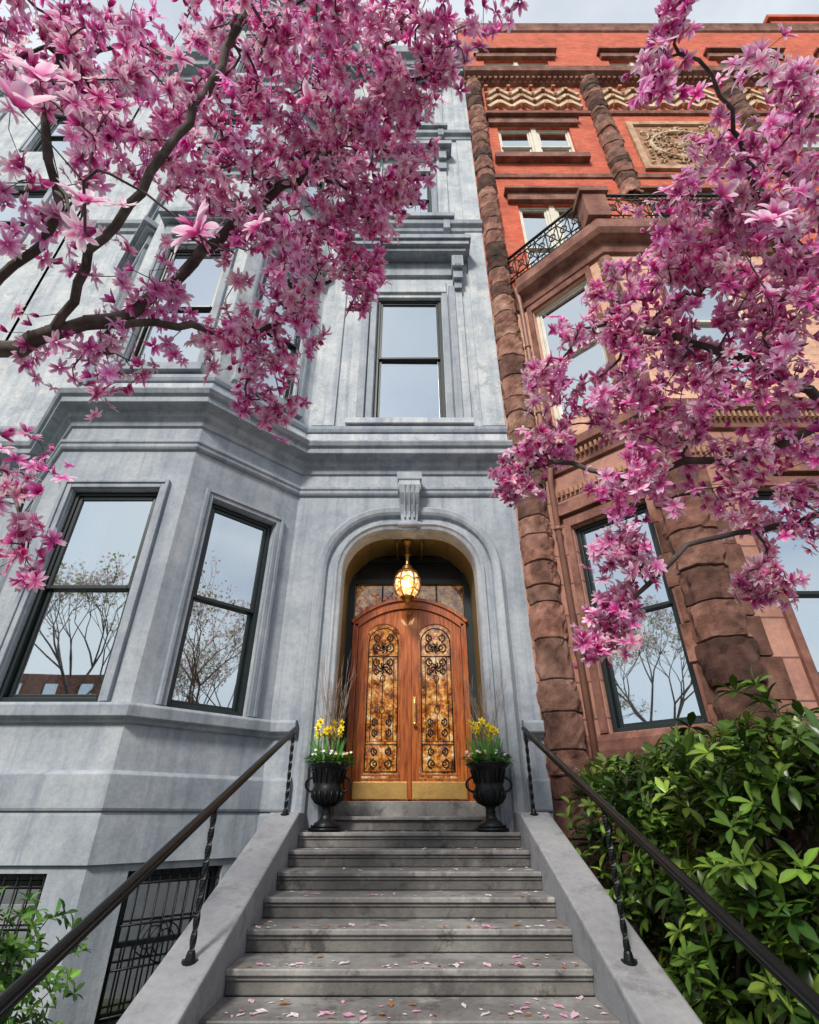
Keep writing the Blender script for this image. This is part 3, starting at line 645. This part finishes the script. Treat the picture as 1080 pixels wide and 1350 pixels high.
# carved rectangular panel
cx,cz=6.75,14.25
for (x0,x1,z0,z1) in((cx-1.2,cx+1.2,15.25,15.4),(cx-1.2,cx+1.2,13.1,13.25),(cx-1.2,cx-1.05,13.25,15.25),(cx+1.05,cx+1.2,13.25,15.25)): F0.box(bf,x0,x1,-.01,.07,z0,z1,(.8,.7,.65))
F0.quad(bf,cx-1.05,cx+1.05,.012,13.25,15.25,(.62,.45,.38))
bf.tube([F0.p(cx+.78*math.cos(t),.05,cz+.62*math.sin(t)) for t in np.linspace(0,6.283,41)],.04,6)
for i in range(150):
    sx=cx+random.uniform(-.95,.95); sz=cz+random.uniform(-.92,.92); r=random.uniform(.05,.11); a0=random.uniform(0,6.28); g_=random.uniform(.75,1.1)
    bf.tube([F0.p(sx+r*(1-q*.7)*math.cos(a0+q*5),.03+.05*q,sz+r*(1-q*.7)*math.sin(a0+q*5)) for q in(0,.2,.4,.6,.8,1)],[.012,.022,.026,.024,.02,.02],5,(g_,g_,g_))
sweep(bt,[(1.53,6.4),(XR,6.4)],[(0,21.45),(.05,21.5),(.08,21.7),(.12,21.85),(-.3,21.86)])
ch=MB(); ch.box3(12.2,14.4,6.6,8,21.8,23.2); ch.box3(12.1,14.5,6.5,8.1,23.2,23.4); ch.make('chimney',M['brick'],bh)
low.make('ground_floor_walls',M['brownwall'],bh); mid.make('middle_walls',M['peach'],bh); up.make('upper_brick_walls',M['brick'],bh)
bt.make('brownstone_trim',M['browntrim'],bh,bevel=.01); bf.make('terracotta_ornament',M['buff'],bh); rock.make('rockface_columns',M['brown'],bh,smooth=False)
finishW(W,bh)
bb=MB(); bb.box3(1.54,XR,7.3,17,-1.6,21.7); bb.box3(1.54,XR,6.42,7.3,21.4,21.7); bb.make('body_and_roof',M['roof'],bh)
pp=MB(); pp.tube([(1.99,6.2,8.5),(2.03,6.22,8.2),(2.06,6.28,7.8),(2.06,6.28,4.9),(2.06,6.16,4.75),(2.06,6.16,4.4),(2.06,6.28,4.2),(2.06,6.28,-1.55)],.042,10)
for z in(7,5.5,3.4,1.8,.2): pp.lathe(2.06,6.28,[(.042,z),(.055,z),(.055,z+.05),(.042,z+.05)],12)
pp.make('drain_pipe',M['pipe'],bh,smooth=True)
# ================================================================ left neighbour
nh=empty('limestone_townhouse'); w=MB(); W=newW(); t2=MB(); FN=Fr((-15,6.4),(1,0)); hs=[(a,a+1.2,z0,z1) for a in(.8,3.0,5.6) for z0,z1 in((.9,3.4),(5.4,8.0),(10,12.4),(14,16))]
FN.wall(w,0,7.8,-1.6,17.6,hs)
tr=t2
for h in hs: window(FN,*h,W,.5); surround(FN,*h,w=.1)
sweep(t2,[(-15,6.4),(-7.2,6.4)],[(0,4.5),(.2,4.6),(.25,4.8),(0,4.85)]); sweep(t2,[(-15,6.4),(-7.2,6.4)],[(0,17),(.3,17.2),(.4,17.6),(0,17.7)])
w.make('walls',M['gray_up'],nh); t2.make('trim',M['gray_dk'],nh); finishW(W,nh)
bb=MB(); bb.box3(-15,-7.26,7.3,17,-1.6,17.5); bb.make('body_and_roof',M['roof'],nh)
# ================================================================ TREES
def flower_template(np_,L,Wd,open0,recurve,ts,seed,palebias=0):
    r=random.Random(seed); V=[];Fc=[];C=[]
    for i in range(np_):
        az=i*2*math.pi/np_*1.0+r.uniform(-.2,.2)+(.35 if i%2 else 0); ph0=open0*r.uniform(.75,1.2); rc=recurve*r.uniform(.5,1.4); l=L*r.uniform(.85,1.12)
        ca,sa=math.cos(az),math.sin(az); rad=.004;z=0;prev=0; o=len(V); pale=r.random()
        for t in ts:
            dt=(t-prev)*l; ph=ph0+rc*t; rad+=math.sin(ph)*dt; z+=math.cos(ph)*dt; prev=t
            w=Wd*(.28+.9*math.sin(math.pi*min(1,t*.85+.08))) if t<.98 else Wd*.16
            cup=w*.35
            for sgn in(-1,0,1):
                x=rad+(cup*math.cos(ph) if sgn==0 else 0); zz=z-(cup*math.sin(ph) if sgn==0 else 0)
                V.append((x*ca-sgn*w*sa,x*sa+sgn*w*ca,zz))
                dk=np.array((.50,.006,.24)); md=np.array((.90,.16,.55)); pl_=np.array((1.0,.87,.94))
                q=min(1,max(0,t*(.5+1.2*pale)+palebias))
                c=dk*(1-q/.38)+md*(q/.38) if q<.38 else md*(1-(q-.38)/.55)+pl_*((q-.38)/.55) if q<.93 else pl_
                if sgn==0: c=c*np.array((.90,.50,.76))
                C.append(c)
        for j in range(len(ts)-1):
            a_=o+3*j; Fc+=[(a_,a_+1,a_+4,a_+3),(a_+1,a_+2,a_+5,a_+4)]
    return np.array(V),np.array(Fc),np.array(C)
TS=[0,.4,.75,1.0]
templ=[flower_template(9,.060,.0092,.9,.9,TS,1,.02),flower_template(8,.062,.0102,.6,1.0,TS,2,.02),flower_template(10,.058,.009,1.1,.8,TS,3,.24),
       flower_template(7,.060,.0115,.25,.5,TS,4,-.06),flower_template(9,.064,.0098,.75,1.5,TS,5,.34),flower_template(6,.053,.011,.08,.2,TS,6,-.15),flower_template(5,.034,.009,.03,-.1,TS,7,-.3)]
TSN=[0,.15,.3,.45,.6,.75,.88,1.0]
near=[flower_template(9,.070,.015,.75,1.0,TSN,11,.15),flower_template(8,.072,.017,.5,.9,TSN,12,.2)]
def orient(d):
    d=d/np.linalg.norm(d); a_=np.array((0,0,1.)) if abs(d[2])<.9 else np.array((1.,0,0)); x=np.cross(a_,d); x/=np.linalg.norm(x); y=np.cross(d,x); return np.stack([x,y,d],1)
def place(tlist,insts):
    Vs=[];Fs=[];Cs=[];o=0
    for (ti,p,d,s,cm) in insts:
        V,F_,C=tlist[ti]; t=random.uniform(0,6.283); R=np.array([[math.cos(t),-math.sin(t),0],[math.sin(t),math.cos(t),0],[0,0,1]])
        Vs.append((V*s)@(orient(d)@R).T+p); Fs.append(F_+o); Cs.append(C*cm); o+=len(V)
    return np.concatenate(Vs),np.concatenate(Fs),np.concatenate(Cs)
def grow(name,trunk,limbs,blobs,extra,seed,dens=1.3,rmin=.0019):
    r=np.random.default_rng(seed); random.seed(seed)
    pos=[];par=[]
    def addpoly(pts,parent):
        pts=[np.array(p,float) for p in pts]; last=parent
        if parent>=0: pts=[pos[parent]]+pts
        else: pos.append(pts[0]); par.append(-1); last=0
        for i in range(len(pts)-1):
            a_,b_=pts[i],pts[i+1]; n=max(1,int(np.linalg.norm(b_-a_)/.10))
            pm=pts[max(i-1,0)]; pn=pts[min(i+2,len(pts)-1)]
            for k in range(1,n+1):
                t=k/n; h=lambda p0,p1,p2,p3,t:.5*((2*p1)+(-p0+p2)*t+(2*p0-5*p1+4*p2-p3)*t*t+(-p0+3*p1-3*p2+p3)*t**3)
                q=h(pm,a_,b_,pn,t)+r.normal(0,.014,3); pos.append(q); par.append(last); last=len(pos)-1
        return last
    addpoly(trunk,-1)
    for lb in limbs:
        P=np.array(pos); k=int(np.argmin(np.linalg.norm(P-np.array(lb[0]),axis=1))); addpoly(lb,k)
    att=[]
    for (c,rad,n) in blobs:
        for _ in range(int(n*dens)):
            d=r.normal(0,1,3); d/=np.linalg.norm(d); p=np.array(c)+d*rad*1.05*(r.random()**.42)
            # blossoms gather along sprays: thin out the in-between space
            g_=noise.noise(Vector(p*np.array((4.6,4.6,3.4))))+.4*noise.noise(Vector(p*9.0))
            if g_<-.06 and rad>.15: continue
            att.append((p,0))
    for e in extra: att.append((np.array(e[0],float),e[1]))
    P0=np.array(pos); dist=[np.min(np.linalg.norm(P0-a_[0],axis=1)) for a_ in att]; order=np.argsort(dist)
    buf=np.zeros((90000,3)); n=len(pos); buf[:n]=P0; tips=[]
    for k in order:
        a_,kind=att[k]; D=np.linalg.norm(buf[:n]-a_,axis=1); j=int(np.argmin(D)); L_=D[j]
        if L_<.012: continue
        pd=buf[j]-buf[par[j]] if par[j]>=0 else np.array((0,0,1.)); pd=pd/(np.linalg.norm(pd)+1e-6)
        c1=buf[j]+pd*L_*.35+np.array((0,0,.05*L_)); last=j; m_=max(2,int(L_/.06)); p0=buf[j].copy()
        for s in range(1,m_+1):
            t=s/m_; q=(1-t)**2*p0+2*t*(1-t)*c1+t*t*a_+(r.normal(0,.006,3) if s<m_ else 0); buf[n]=q; par.append(last); last=n; n+=1
        tips.append((last,kind))
    pos_=buf[:n]; cnt=np.zeros(n)
    for t,_ in tips: cnt[t]+=1
    for i in range(n-1,0,-1):
        if cnt[i]==0: cnt[i]=.5
        cnt[par[i]]+=cnt[i]
    rad=rmin*np.maximum(cnt,1)**.47
    seg=6; ang=np.arange(seg)*2*math.pi/seg; V=np.zeros(((n-1)*seg*2,3)); F_=np.zeros(((n-1)*seg,4),int)
    for i in range(1,n):
        a_=pos_[par[i]]; b_=pos_[i]; d=b_-a_; l=np.linalg.norm(d); d=d/(l+1e-9); B=orient(d); r1=rad[i]; r0=min(rad[par[i]],r1*1.25)
        ring=np.outer(np.cos(ang),B[:,0])+np.outer(np.sin(ang),B[:,1]); o=(i-1)*seg*2
        V[o:o+seg]=a_-d*r0*.3+ring*r0; V[o+seg:o+2*seg]=b_+d*r1*.3+ring*r1
        for k in range(seg): F_[(i-1)*seg+k]=(o+k,o+(k+1)%seg,o+seg+(k+1)%seg,o+seg+k)
    e=empty(name); npmesh('trunk_and_branches',V,F_,np.ones((len(V),3)),M['bark'],e)
    ins=[];nins=[]
    for t,kind in tips:
        d=pos_[t]-pos_[par[t]]; d=d/(np.linalg.norm(d)+1e-9)
        up_=np.array((0,-.12,.15))
        if kind==1:
            nins.append((random.randrange(2),pos_[t],np.array((r.normal(0,.4),-.6,.35)),random.uniform(.95,1.25),np.array((1,1.05,1.0)))); continue
        cl=noise.noise(Vector(pos_[t]*3.0))
        cm=np.array((1,1,1))*random.uniform(.82,1.12)*(1+.15*cl); cm=cm*np.array((1,random.uniform(.8,1.3),random.uniform(.94,1.08)))
        ins.append((random.choices(range(7),[5,5,6,3,7,2,1])[0],pos_[t],d*.6+up_+r.normal(0,.5,3),random.uniform(.85,1.3),cm))
        for q in range(random.choice([0,1,1,1,2])):
            p=pos_[t]+r.normal(0,.045,3); ins.append((random.choices(range(7),[5,5,6,4,7,2,1])[0],p,d*.4+up_+r.normal(0,.7,3),random.uniform(.8,1.2),cm*random.uniform(.85,1.1)))
    V,F_,C=place(templ,ins); npmesh('blossoms',V,F_,C,M['petal'],e)
    if nins: V,F_,C=place(near,nins); npmesh('large_blossoms',V,F_,C,M['petal'],e)
    return e
LB=[((-1.92,1.05,3.57),.42,75),((-1.70,1.34,4.42),.55,85),((-1.0,1.32,4.46),.55,100),((-.35,1.32,4.46),.42,95),((.22,1.28,4.53),.33,75),((.50,1.2,4.6),.2,24),
((-.11,1.645,4.58),.36,85),((-.66,1.70,4.48),.5,110),((-1.2,1.6,3.99),.5,95),((-1.665,1.44,3.59),.45,80),((-1.68,1.12,2.79),.30,30),((-.33,1.95,4.05),.42,115),
((-.88,2.0,3.96),.5,115),((-1.4,1.85,3.56),.42,70),((-.55,2.23,3.58),.38,105),((-.40,2.37,3.34),.22,55),((-1.0,2.05,3.21),.32,45),((-.935,2.54,3.06),.30,65),
((-1.045,2.76,2.68),.26,72),((-1.2,2.4,2.7),.25,28),((-1.65,2.28,2.82),.26,24),((-1.8,2.17,2.35),.24,26),((-2.2,2.12,2.43),.22,16),((-1.755,1.83,2.93),.33,22),
((-2.0,1.54,2.74),.28,18),((-.055,1.81,4.29),.28,60),((-1.95,2.27,1.5),.2,13),((-2.1,2.17,1.67),.16,9),((-2.06,2.48,1.156),.18,12),((-2.05,2.35,1.33),.14,6),((-.8,1.1,4.4),.5,50),((-2.2,.9,3.4),.4,35),((-.1,2.0,3.9),.2,25)]
grow('magnolia_tree',[(-3.3,2.2,-1.6),(-3.2,2.2,-.6),(-3.1,2.15,.6),(-2.95,2.15,1.6),(-2.6,2.1,2.3)],
 [[(-2.6,2.1,2.3),(-2.1,2.09,2.48),(-1.8,1.77,2.63),(-1.43,1.51,3.06),(-1.125,1.3,3.82),(-.9,1.03,4.35)],
  [(-2.1,2.09,2.48),(-1.79,2.11,2.58),(-1.55,2.16,3.04),(-1.11,2.04,3.63),(-.6,1.9,4.15),(-.11,1.67,4.54)],
  [(-2.6,2.1,2.3),(-2.3,1.8,2.45),(-1.9,1.6,2.7),(-1.95,1.3,3.2),(-1.9,1.1,3.8)],
  [(-1.79,2.11,2.58),(-1.4,2.3,2.75),(-1.0,2.5,3.0),(-.6,2.4,3.4)],
  [(-2.95,2.15,1.6),(-2.5,2.25,1.75),(-2.1,2.35,1.5),(-2.0,2.5,1.1)],
  [(-1.8,1.77,2.63),(-1.5,1.3,2.3),(-1.1,.9,1.7)]],
 LB,[((-.93,.566,1.45),1),((-.86,.76,1.40),1),((-.56,.80,1.32),1),((-.56,1.11,1.87),1),((-.42,1.0,2.6),1),((-1.02,.62,1.75),1),((-.98,.9,1.5),0),((-.60,.84,1.40),0)],21,1.5,.00180)
RB=[((2.07,1.62,3.28),.30,55),((1.8,1.57,3.36),.2,22),((2.3,1.48,3.5),.25,30),((1.8,1.95,3.38),.28,46),((2.11,1.8,2.97),.36,80),((1.6,2.13,3.08),.28,65),((1.97,2.12,2.84),.36,95),
((2.3,2.0,2.62),.33,75),((1.325,2.45,2.95),.30,70),((1.7,2.38,2.65),.34,85),((2.07,2.31,2.37),.34,80),((1.045,2.73,2.73),.22,46),((1.35,2.66,2.44),.27,66),((1.8,2.64,2.22),.32,64),
((2.3,2.53,2.0),.3,46),((1.1,2.96,2.35),.17,30),((.76,3.11,2.09),.14,40),((1.5,2.84,1.875),.26,54),((1.92,2.75,1.76),.25,32),((2.35,2.77,1.6),.25,30),((1.4,3.09,1.45),.22,60),
((1.4,3.32,1.12),.19,54),((1.16,3.4,.95),.09,14),((2.2,2.98,1.24),.15,20),((2.44,2.88,1.4),.2,24),((1.36,1.12,3.47),.13,10),((1.3,1.2,3.3),.08,6),((1.4,1.0,3.66),.1,8),((1.8,1.1,3.5),.25,8),((2.08,1.2,3.33),.12,8),((2.5,1.9,3.1),.35,40),((.9,2.95,2.3),.13,18)]
grow('magnolia_tree',[(3.5,2.2,-1.6),(3.45,2.2,-.4),(3.3,2.25,.7),(3.05,2.3,1.6)],
 [[(3.05,2.3,1.6),(2.6,2.35,2.1),(2.1,2.3,2.45),(1.7,2.35,2.75),(1.3,2.45,2.95)],
  [(3.05,2.3,1.6),(2.7,2.1,2.6),(2.3,1.85,3.0),(2.0,1.6,3.35),(1.75,1.3,3.5),(1.4,1.1,3.55)],
  [(2.6,2.35,2.1),(2.2,2.6,1.95),(1.8,2.75,2.0),(1.45,2.85,1.95),(1.05,3.0,2.2),(.75,3.1,2.1)],
  [(3.05,2.3,1.6),(2.6,2.7,1.6),(2.2,2.85,1.55),(1.8,3.0,1.5),(1.45,3.2,1.2)]],
 RB,[((1.2,1.0,1.72),1),((1.55,1.25,2.2),1),((1.42,1.3,2.45),1),((1.6,1.5,2.0),1)],33,1.5,.00180)
# ================================================================ SHRUBS
def leaf_t(L,Wd,curl,n=4):
    vs,fs=leafmesh(L,Wd,(0,0,0),(1,0,0),(0,0,1),curl,n,1.35); return np.array([tuple(v) for v in vs]),np.array(fs)
def shrub(name,surf,whorls,L,Wd,cols,per=8,seed=3,inner=0):
    r=np.random.default_rng(seed); V0,F0_=leaf_t(L,Wd,.25); Vs=[];Fs=[];Cs=[];o=0; ends=[]
    for i in range(whorls):
        p,nrm,depth=surf(r)
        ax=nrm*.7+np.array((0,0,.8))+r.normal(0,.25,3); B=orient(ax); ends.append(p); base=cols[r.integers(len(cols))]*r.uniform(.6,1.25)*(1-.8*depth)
        k=int(r.integers(per-2,per+2)); a0=r.uniform(0,6.28); s=r.uniform(.7,1.15)
        for q in range(k):
            t=a0+q*2*math.pi/k+r.normal(0,.15); el=r.uniform(-.35,.55) if q%3 else r.uniform(.5,1.1)
            d=B[:,0]*math.cos(t)+B[:,1]*math.sin(t); dd=d*math.cos(el)+B[:,2]*math.sin(el); sd=np.cross(B[:,2],d); nn=np.cross(dd,sd)
            R=np.stack([dd,sd,nn],1); Vs.append((V0*s*r.uniform(.8,1.1))@R.T+p); Fs.append(F0_+o); o+=len(V0)
            c=base*r.uniform(.8,1.2); cc=np.tile(c,(len(V0),1)); cc[1::3]*=1.45; Cs.append(cc)
    e=empty(name); npmesh('leaves',np.concatenate(Vs),np.concatenate(Fs),np.concatenate(Cs),M['leaf'],e)
    return e,ends
def box_surf(x0,x1,y0,y1,z0,ztf):
    def f(r):
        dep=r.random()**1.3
        c=r.random(); x=r.uniform(x0,x1); y=r.uniform(y0,y1); zt=ztf(x,y)
        lump=lambda a_,b_:.24*noise.noise(Vector((a_*2.3,b_*2.3,4.1)))+.15*noise.noise(Vector((a_*6,b_*6,1)))
        if c<.42: z=r.uniform(z0,zt); p=np.array((x0+dep*.5-lump(y,z)*1.5+.05,y,z)); n=np.array((-1,0,.3)); top=max(0,(z-(zt-.35))); p[0]+=top*top*1.8
        elif c<.66: z=r.uniform(z0,zt); p=np.array((x,y0+dep*.5-lump(x,z)*1.5,z)); n=np.array((0,-1,.3)); top=max(0,(z-(zt-.35))); p[1]+=top*top*1.8
        else: p=np.array((x,y,zt-dep*.4+lump(x,y)*1.6)); n=np.array((0,-.2,1.)); e_=max(0,x0+.35-x); p[2]-=e_*e_*1.5
        p[0]=max(p[0],1.46+.03*r.random())
        return p,n,dep
    return f
gc=[np.array((.10,.19,.025)),np.array((.14,.25,.037)),np.array((.06,.12,.018)),np.array((.22,.33,.05)),np.array((.03,.075,.013)),np.array((.045,.10,.016))]
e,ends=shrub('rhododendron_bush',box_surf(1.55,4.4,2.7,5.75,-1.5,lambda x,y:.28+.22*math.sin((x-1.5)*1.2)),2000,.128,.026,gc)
sb=MB()
for i in range(60):
    p=random.choice(ends); b0=Vector((2.4+random.uniform(-.6,1.2),4.2+random.uniform(-1.1,1.1),-1.55)); sb.tube([b0,(b0+Vector(p))/2+Vector((0,0,.15)),Vector(p)],[.018,.012,.005],6)
sb.make('stems',M['bark'],e)
gc2=[np.array((.10,.24,.03)),np.array((.15,.31,.045)),np.array((.06,.16,.03))]
def blob_surf(c,R):
    def f(r):
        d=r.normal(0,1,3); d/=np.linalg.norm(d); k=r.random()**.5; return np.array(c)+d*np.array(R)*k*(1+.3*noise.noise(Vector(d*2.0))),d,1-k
    return f
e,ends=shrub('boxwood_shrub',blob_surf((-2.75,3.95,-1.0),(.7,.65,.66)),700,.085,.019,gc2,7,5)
sb=MB()
for i in range(30):
    p=random.choice(ends); b0=Vector((-2.75+random.uniform(-.15,.15),3.95,-1.58)); sb.tube([b0,(b0+Vector(p))/2,Vector(p)],[.012,.008,.003],5)
sb.make('stems',M['bark'],e)
# ================================================================ fallen petals
fp=MB()
def petal(x,y,z,s):
    a_=random.uniform(0,6.28); ca,sa=math.cos(a_),math.sin(a_); vs=[]; w=random.uniform(.35,.75)
    for (u_,v_,w_) in((-1,0,0.0),(-.3,-.42*w*2,.22),(.5,-.4*w*2,.2),(1,0,.3),(.5,.4*w*2,.12),(-.3,.42*w*2,.2)):
        vs.append((x+s*(u_*ca-v_*sa),y+s*(u_*sa+v_*ca),z+.003+s*w_*2*w))
    c=random.choice([(.95,.88,.9),(.92,.68,.78),(.92,.85,.86),(.45,.22,.10),(.88,.45,.65)]); fp.add(vs,[(0,1,2,3),(0,3,4,5)],c)
for i in range(420):
    k=random.choices(range(11),[3,3,3,4,6,8,10,10,9,8,8])[0]; z=-.14-.13*k; y=6.0-.39*k+random.choice([random.uniform(.01,.37),random.uniform(.01,.1)])
    petal(random.gauss(0,.6)%2.1-1.05 if random.random()<.5 else random.uniform(-1.05,1.05),y,z,random.uniform(.013,.038))
for i in range(500): petal(random.uniform(-4,4),random.uniform(-1.5,1.7),-1.545,random.uniform(.015,.03))
fp.make('fallen_petals',M['petal'])
# ================================================================ GROUND
g=MB(); g.add([(-600,-600,-1.58),(600,-600,-1.58),(600,600,-1.58),(-600,600,-1.58)],[(0,1,2,3)]); g.make('ground',stone('garden_soil',(.05,.04,.025),(.07,.075,.03),(.06,.10,.03),3,.95,.5,False))
g=MB(); g.box3(-60,60,-2.6,1.72,-1.70,-1.555); g.make('sidewalk',brickmat('concrete_paving',(.42,.41,.38),(.46,.44,.41),(.22,.21,.20),1.5,50,.02,.2),bevel=.01)
g=MB(); g.box3(-60,60,-2.78,-2.605,-1.75,-1.56); g.make('kerb',plain('granite_kerb',(.36,.35,.34),.8),bevel=.015)
g=MB(); g.add([(-60,-10,-1.574),(60,-10,-1.574),(60,-2.78,-1.574),(-60,-2.78,-1.574)],[(0,1,2,3)]); g.make('road',plain('asphalt',(.06,.06,.062),.85,0,.4,80))
g=MB(); g.add([(-60,-24,-1.572),(60,-24,-1.572),(60,-10,-1.572),(-60,-10,-1.572)],[(0,1,2,3)]); g.make('grass_mall',plain('grass',(.06,.11,.03),.95,0,.5,60))
def bare(name,x,y,h,seed,dep0=7,bloom=True):
    r=random.Random(seed); mb=MB(); bl=MB(); e=empty(name)
    def rec(p,d,l,rad,dep):
        q=p+d*l; m_=(p+q)/2+Vector((r.uniform(-.06,.06),r.uniform(-.06,.06),0))*l; mb.tube([p,m_,q] if dep>2 else [p,q],[rad,rad*.85,rad*.7] if dep>2 else [rad,rad*.6],5 if dep>3 else 3,(1.4,1.4,1.4))
        if bloom and dep<3:
            for _ in range(3):
                c=q+Vector((r.gauss(0,.13),r.gauss(0,.13),r.gauss(0,.11))); s=r.uniform(.05,.11); a_=Vector((r.gauss(0,1),r.gauss(0,1),r.gauss(0,1))).normalized(); b_=a_.orthogonal().normalized(); k=r.uniform(.7,1)
                bl.add([c+a_*s,c+b_*s*.6,c-a_*s,c-b_*s*.6],[(0,1,2,3)],r.choice([(.85*k,.80*k,.78*k),(.8*k,.62*k,.68*k),(.35*k,.38*k,.18*k)]))
        if dep==0: return
        for i in range(r.choice([2,3]) if dep>1 else 2):
            nd=(d+Vector((r.uniform(-.8,.8),r.uniform(-.8,.8),r.uniform(-.2,.5)))).normalized(); rec(q,nd,l*r.uniform(.68,.85),rad*.60,dep-1)
    rec(Vector((x,y,-1.6)),Vector((0,0,1)),h*.23,h*.014,dep0); mb.make('trunk_and_branches',M['bark'],e); bl.make('blossoms',M['petal'],e)
for i,(x,y,h) in enumerate(((-13.5,-10.8,13.5),(-18.5,-11.5,13),(-8,-12,12),(0,-18,11),(8,-18,12),(17,-1.9,13),(23,-2.0,13),(-17,-1.9,13),(-23,-2,13))): bare('flowering_street_tree',x,y,h,50+i)
op=empty('opposite_townhouse'); w=MB(); W=newW(); FO=Fr((40,-40),(-1,0)); hs=[(a,a+1.4,z0,z1) for a in np.arange(2,78,3.4) for z0,z1 in((1,3.4),(5,7.4),(9,11.2))]
hs=[tuple(float(q) for q in h) for h in hs]
FO.wall(w,0,80,-1.6,12,hs,.2)
for h in hs: FO.quad(W['glass'],h[0],h[1],-.15,h[2],h[3]); FO.quad(W['room'],h[0],h[1],-.2,h[2],h[3])
w.box3(-40,40,-50,-41,-1.6,11.9); w.make('walls',M['browntrim'],op); finishW(W,op)
# ================================================================ LIGHT, SKY, CAMERA
wd=bpy.data.worlds.new("World"); scene.world=wd; wd.use_nodes=True; nt=wd.node_tree
bg=nt.nodes['Background']; sky=nt.nodes.new('ShaderNodeTexSky'); sky.sky_type='NISHITA'; sky.sun_disc=False
el=math.radians(40); az=math.radians(200); sky.sun_elevation=el; sky.sun_rotation=az; sky.air_density=1.0; sky.dust_density=.6; sky.ozone_density=2.5
tc=N(nt,'ShaderNodeTexCoord'); mp=N(nt,'ShaderNodeMapping'); mp.inputs['Scale'].default_value=(1,1,2.2); nt.links.new(tc.outputs['Generated'],mp.inputs[0])
nn=noise_n(nt,mp.outputs[0],1.8,6,.5); f=ramp(nt,nn,[(.36,(.42,.42,.42)),(.60,(.90,.90,.90))])
sk=mixc(nt,'DARKEN',1,sky.outputs[0],(6.6,7.0,7.4))
cl=mixc(nt,'MIX',f,sk,(6.5,6.95,7.3))
nt.links.new(cl,bg.inputs[0]); bg.inputs[1].default_value=.145
S=bpy.data.lights.new('sun','SUN'); S.energy=4.0; S.angle=math.radians(10); S.color=(1,.94,.85)
so=bpy.data.objects.new('sun',S); COL.objects.link(so)
dirv=Vector((math.sin(az)*math.cos(el),math.cos(az)*math.cos(el),math.sin(el))); so.rotation_euler=dirv.to_track_quat('Z','Y').to_euler(); so.location=(0,-5,20)
cam=bpy.data.cameras.new('camera'); co=bpy.data.objects.new('camera',cam); COL.objects.link(co); co.location=(0,0,E); co.rotation_euler=(math.radians(90+30.5),0,0)
cam.sensor_fit='VERTICAL'; cam.sensor_height=36; cam.lens=680/1350*36; cam.clip_start=.05; cam.clip_end=2000
scene.camera=co
scene.view_settings.view_transform='Standard'; scene.view_settings.look='None'; scene.view_settings.exposure=0
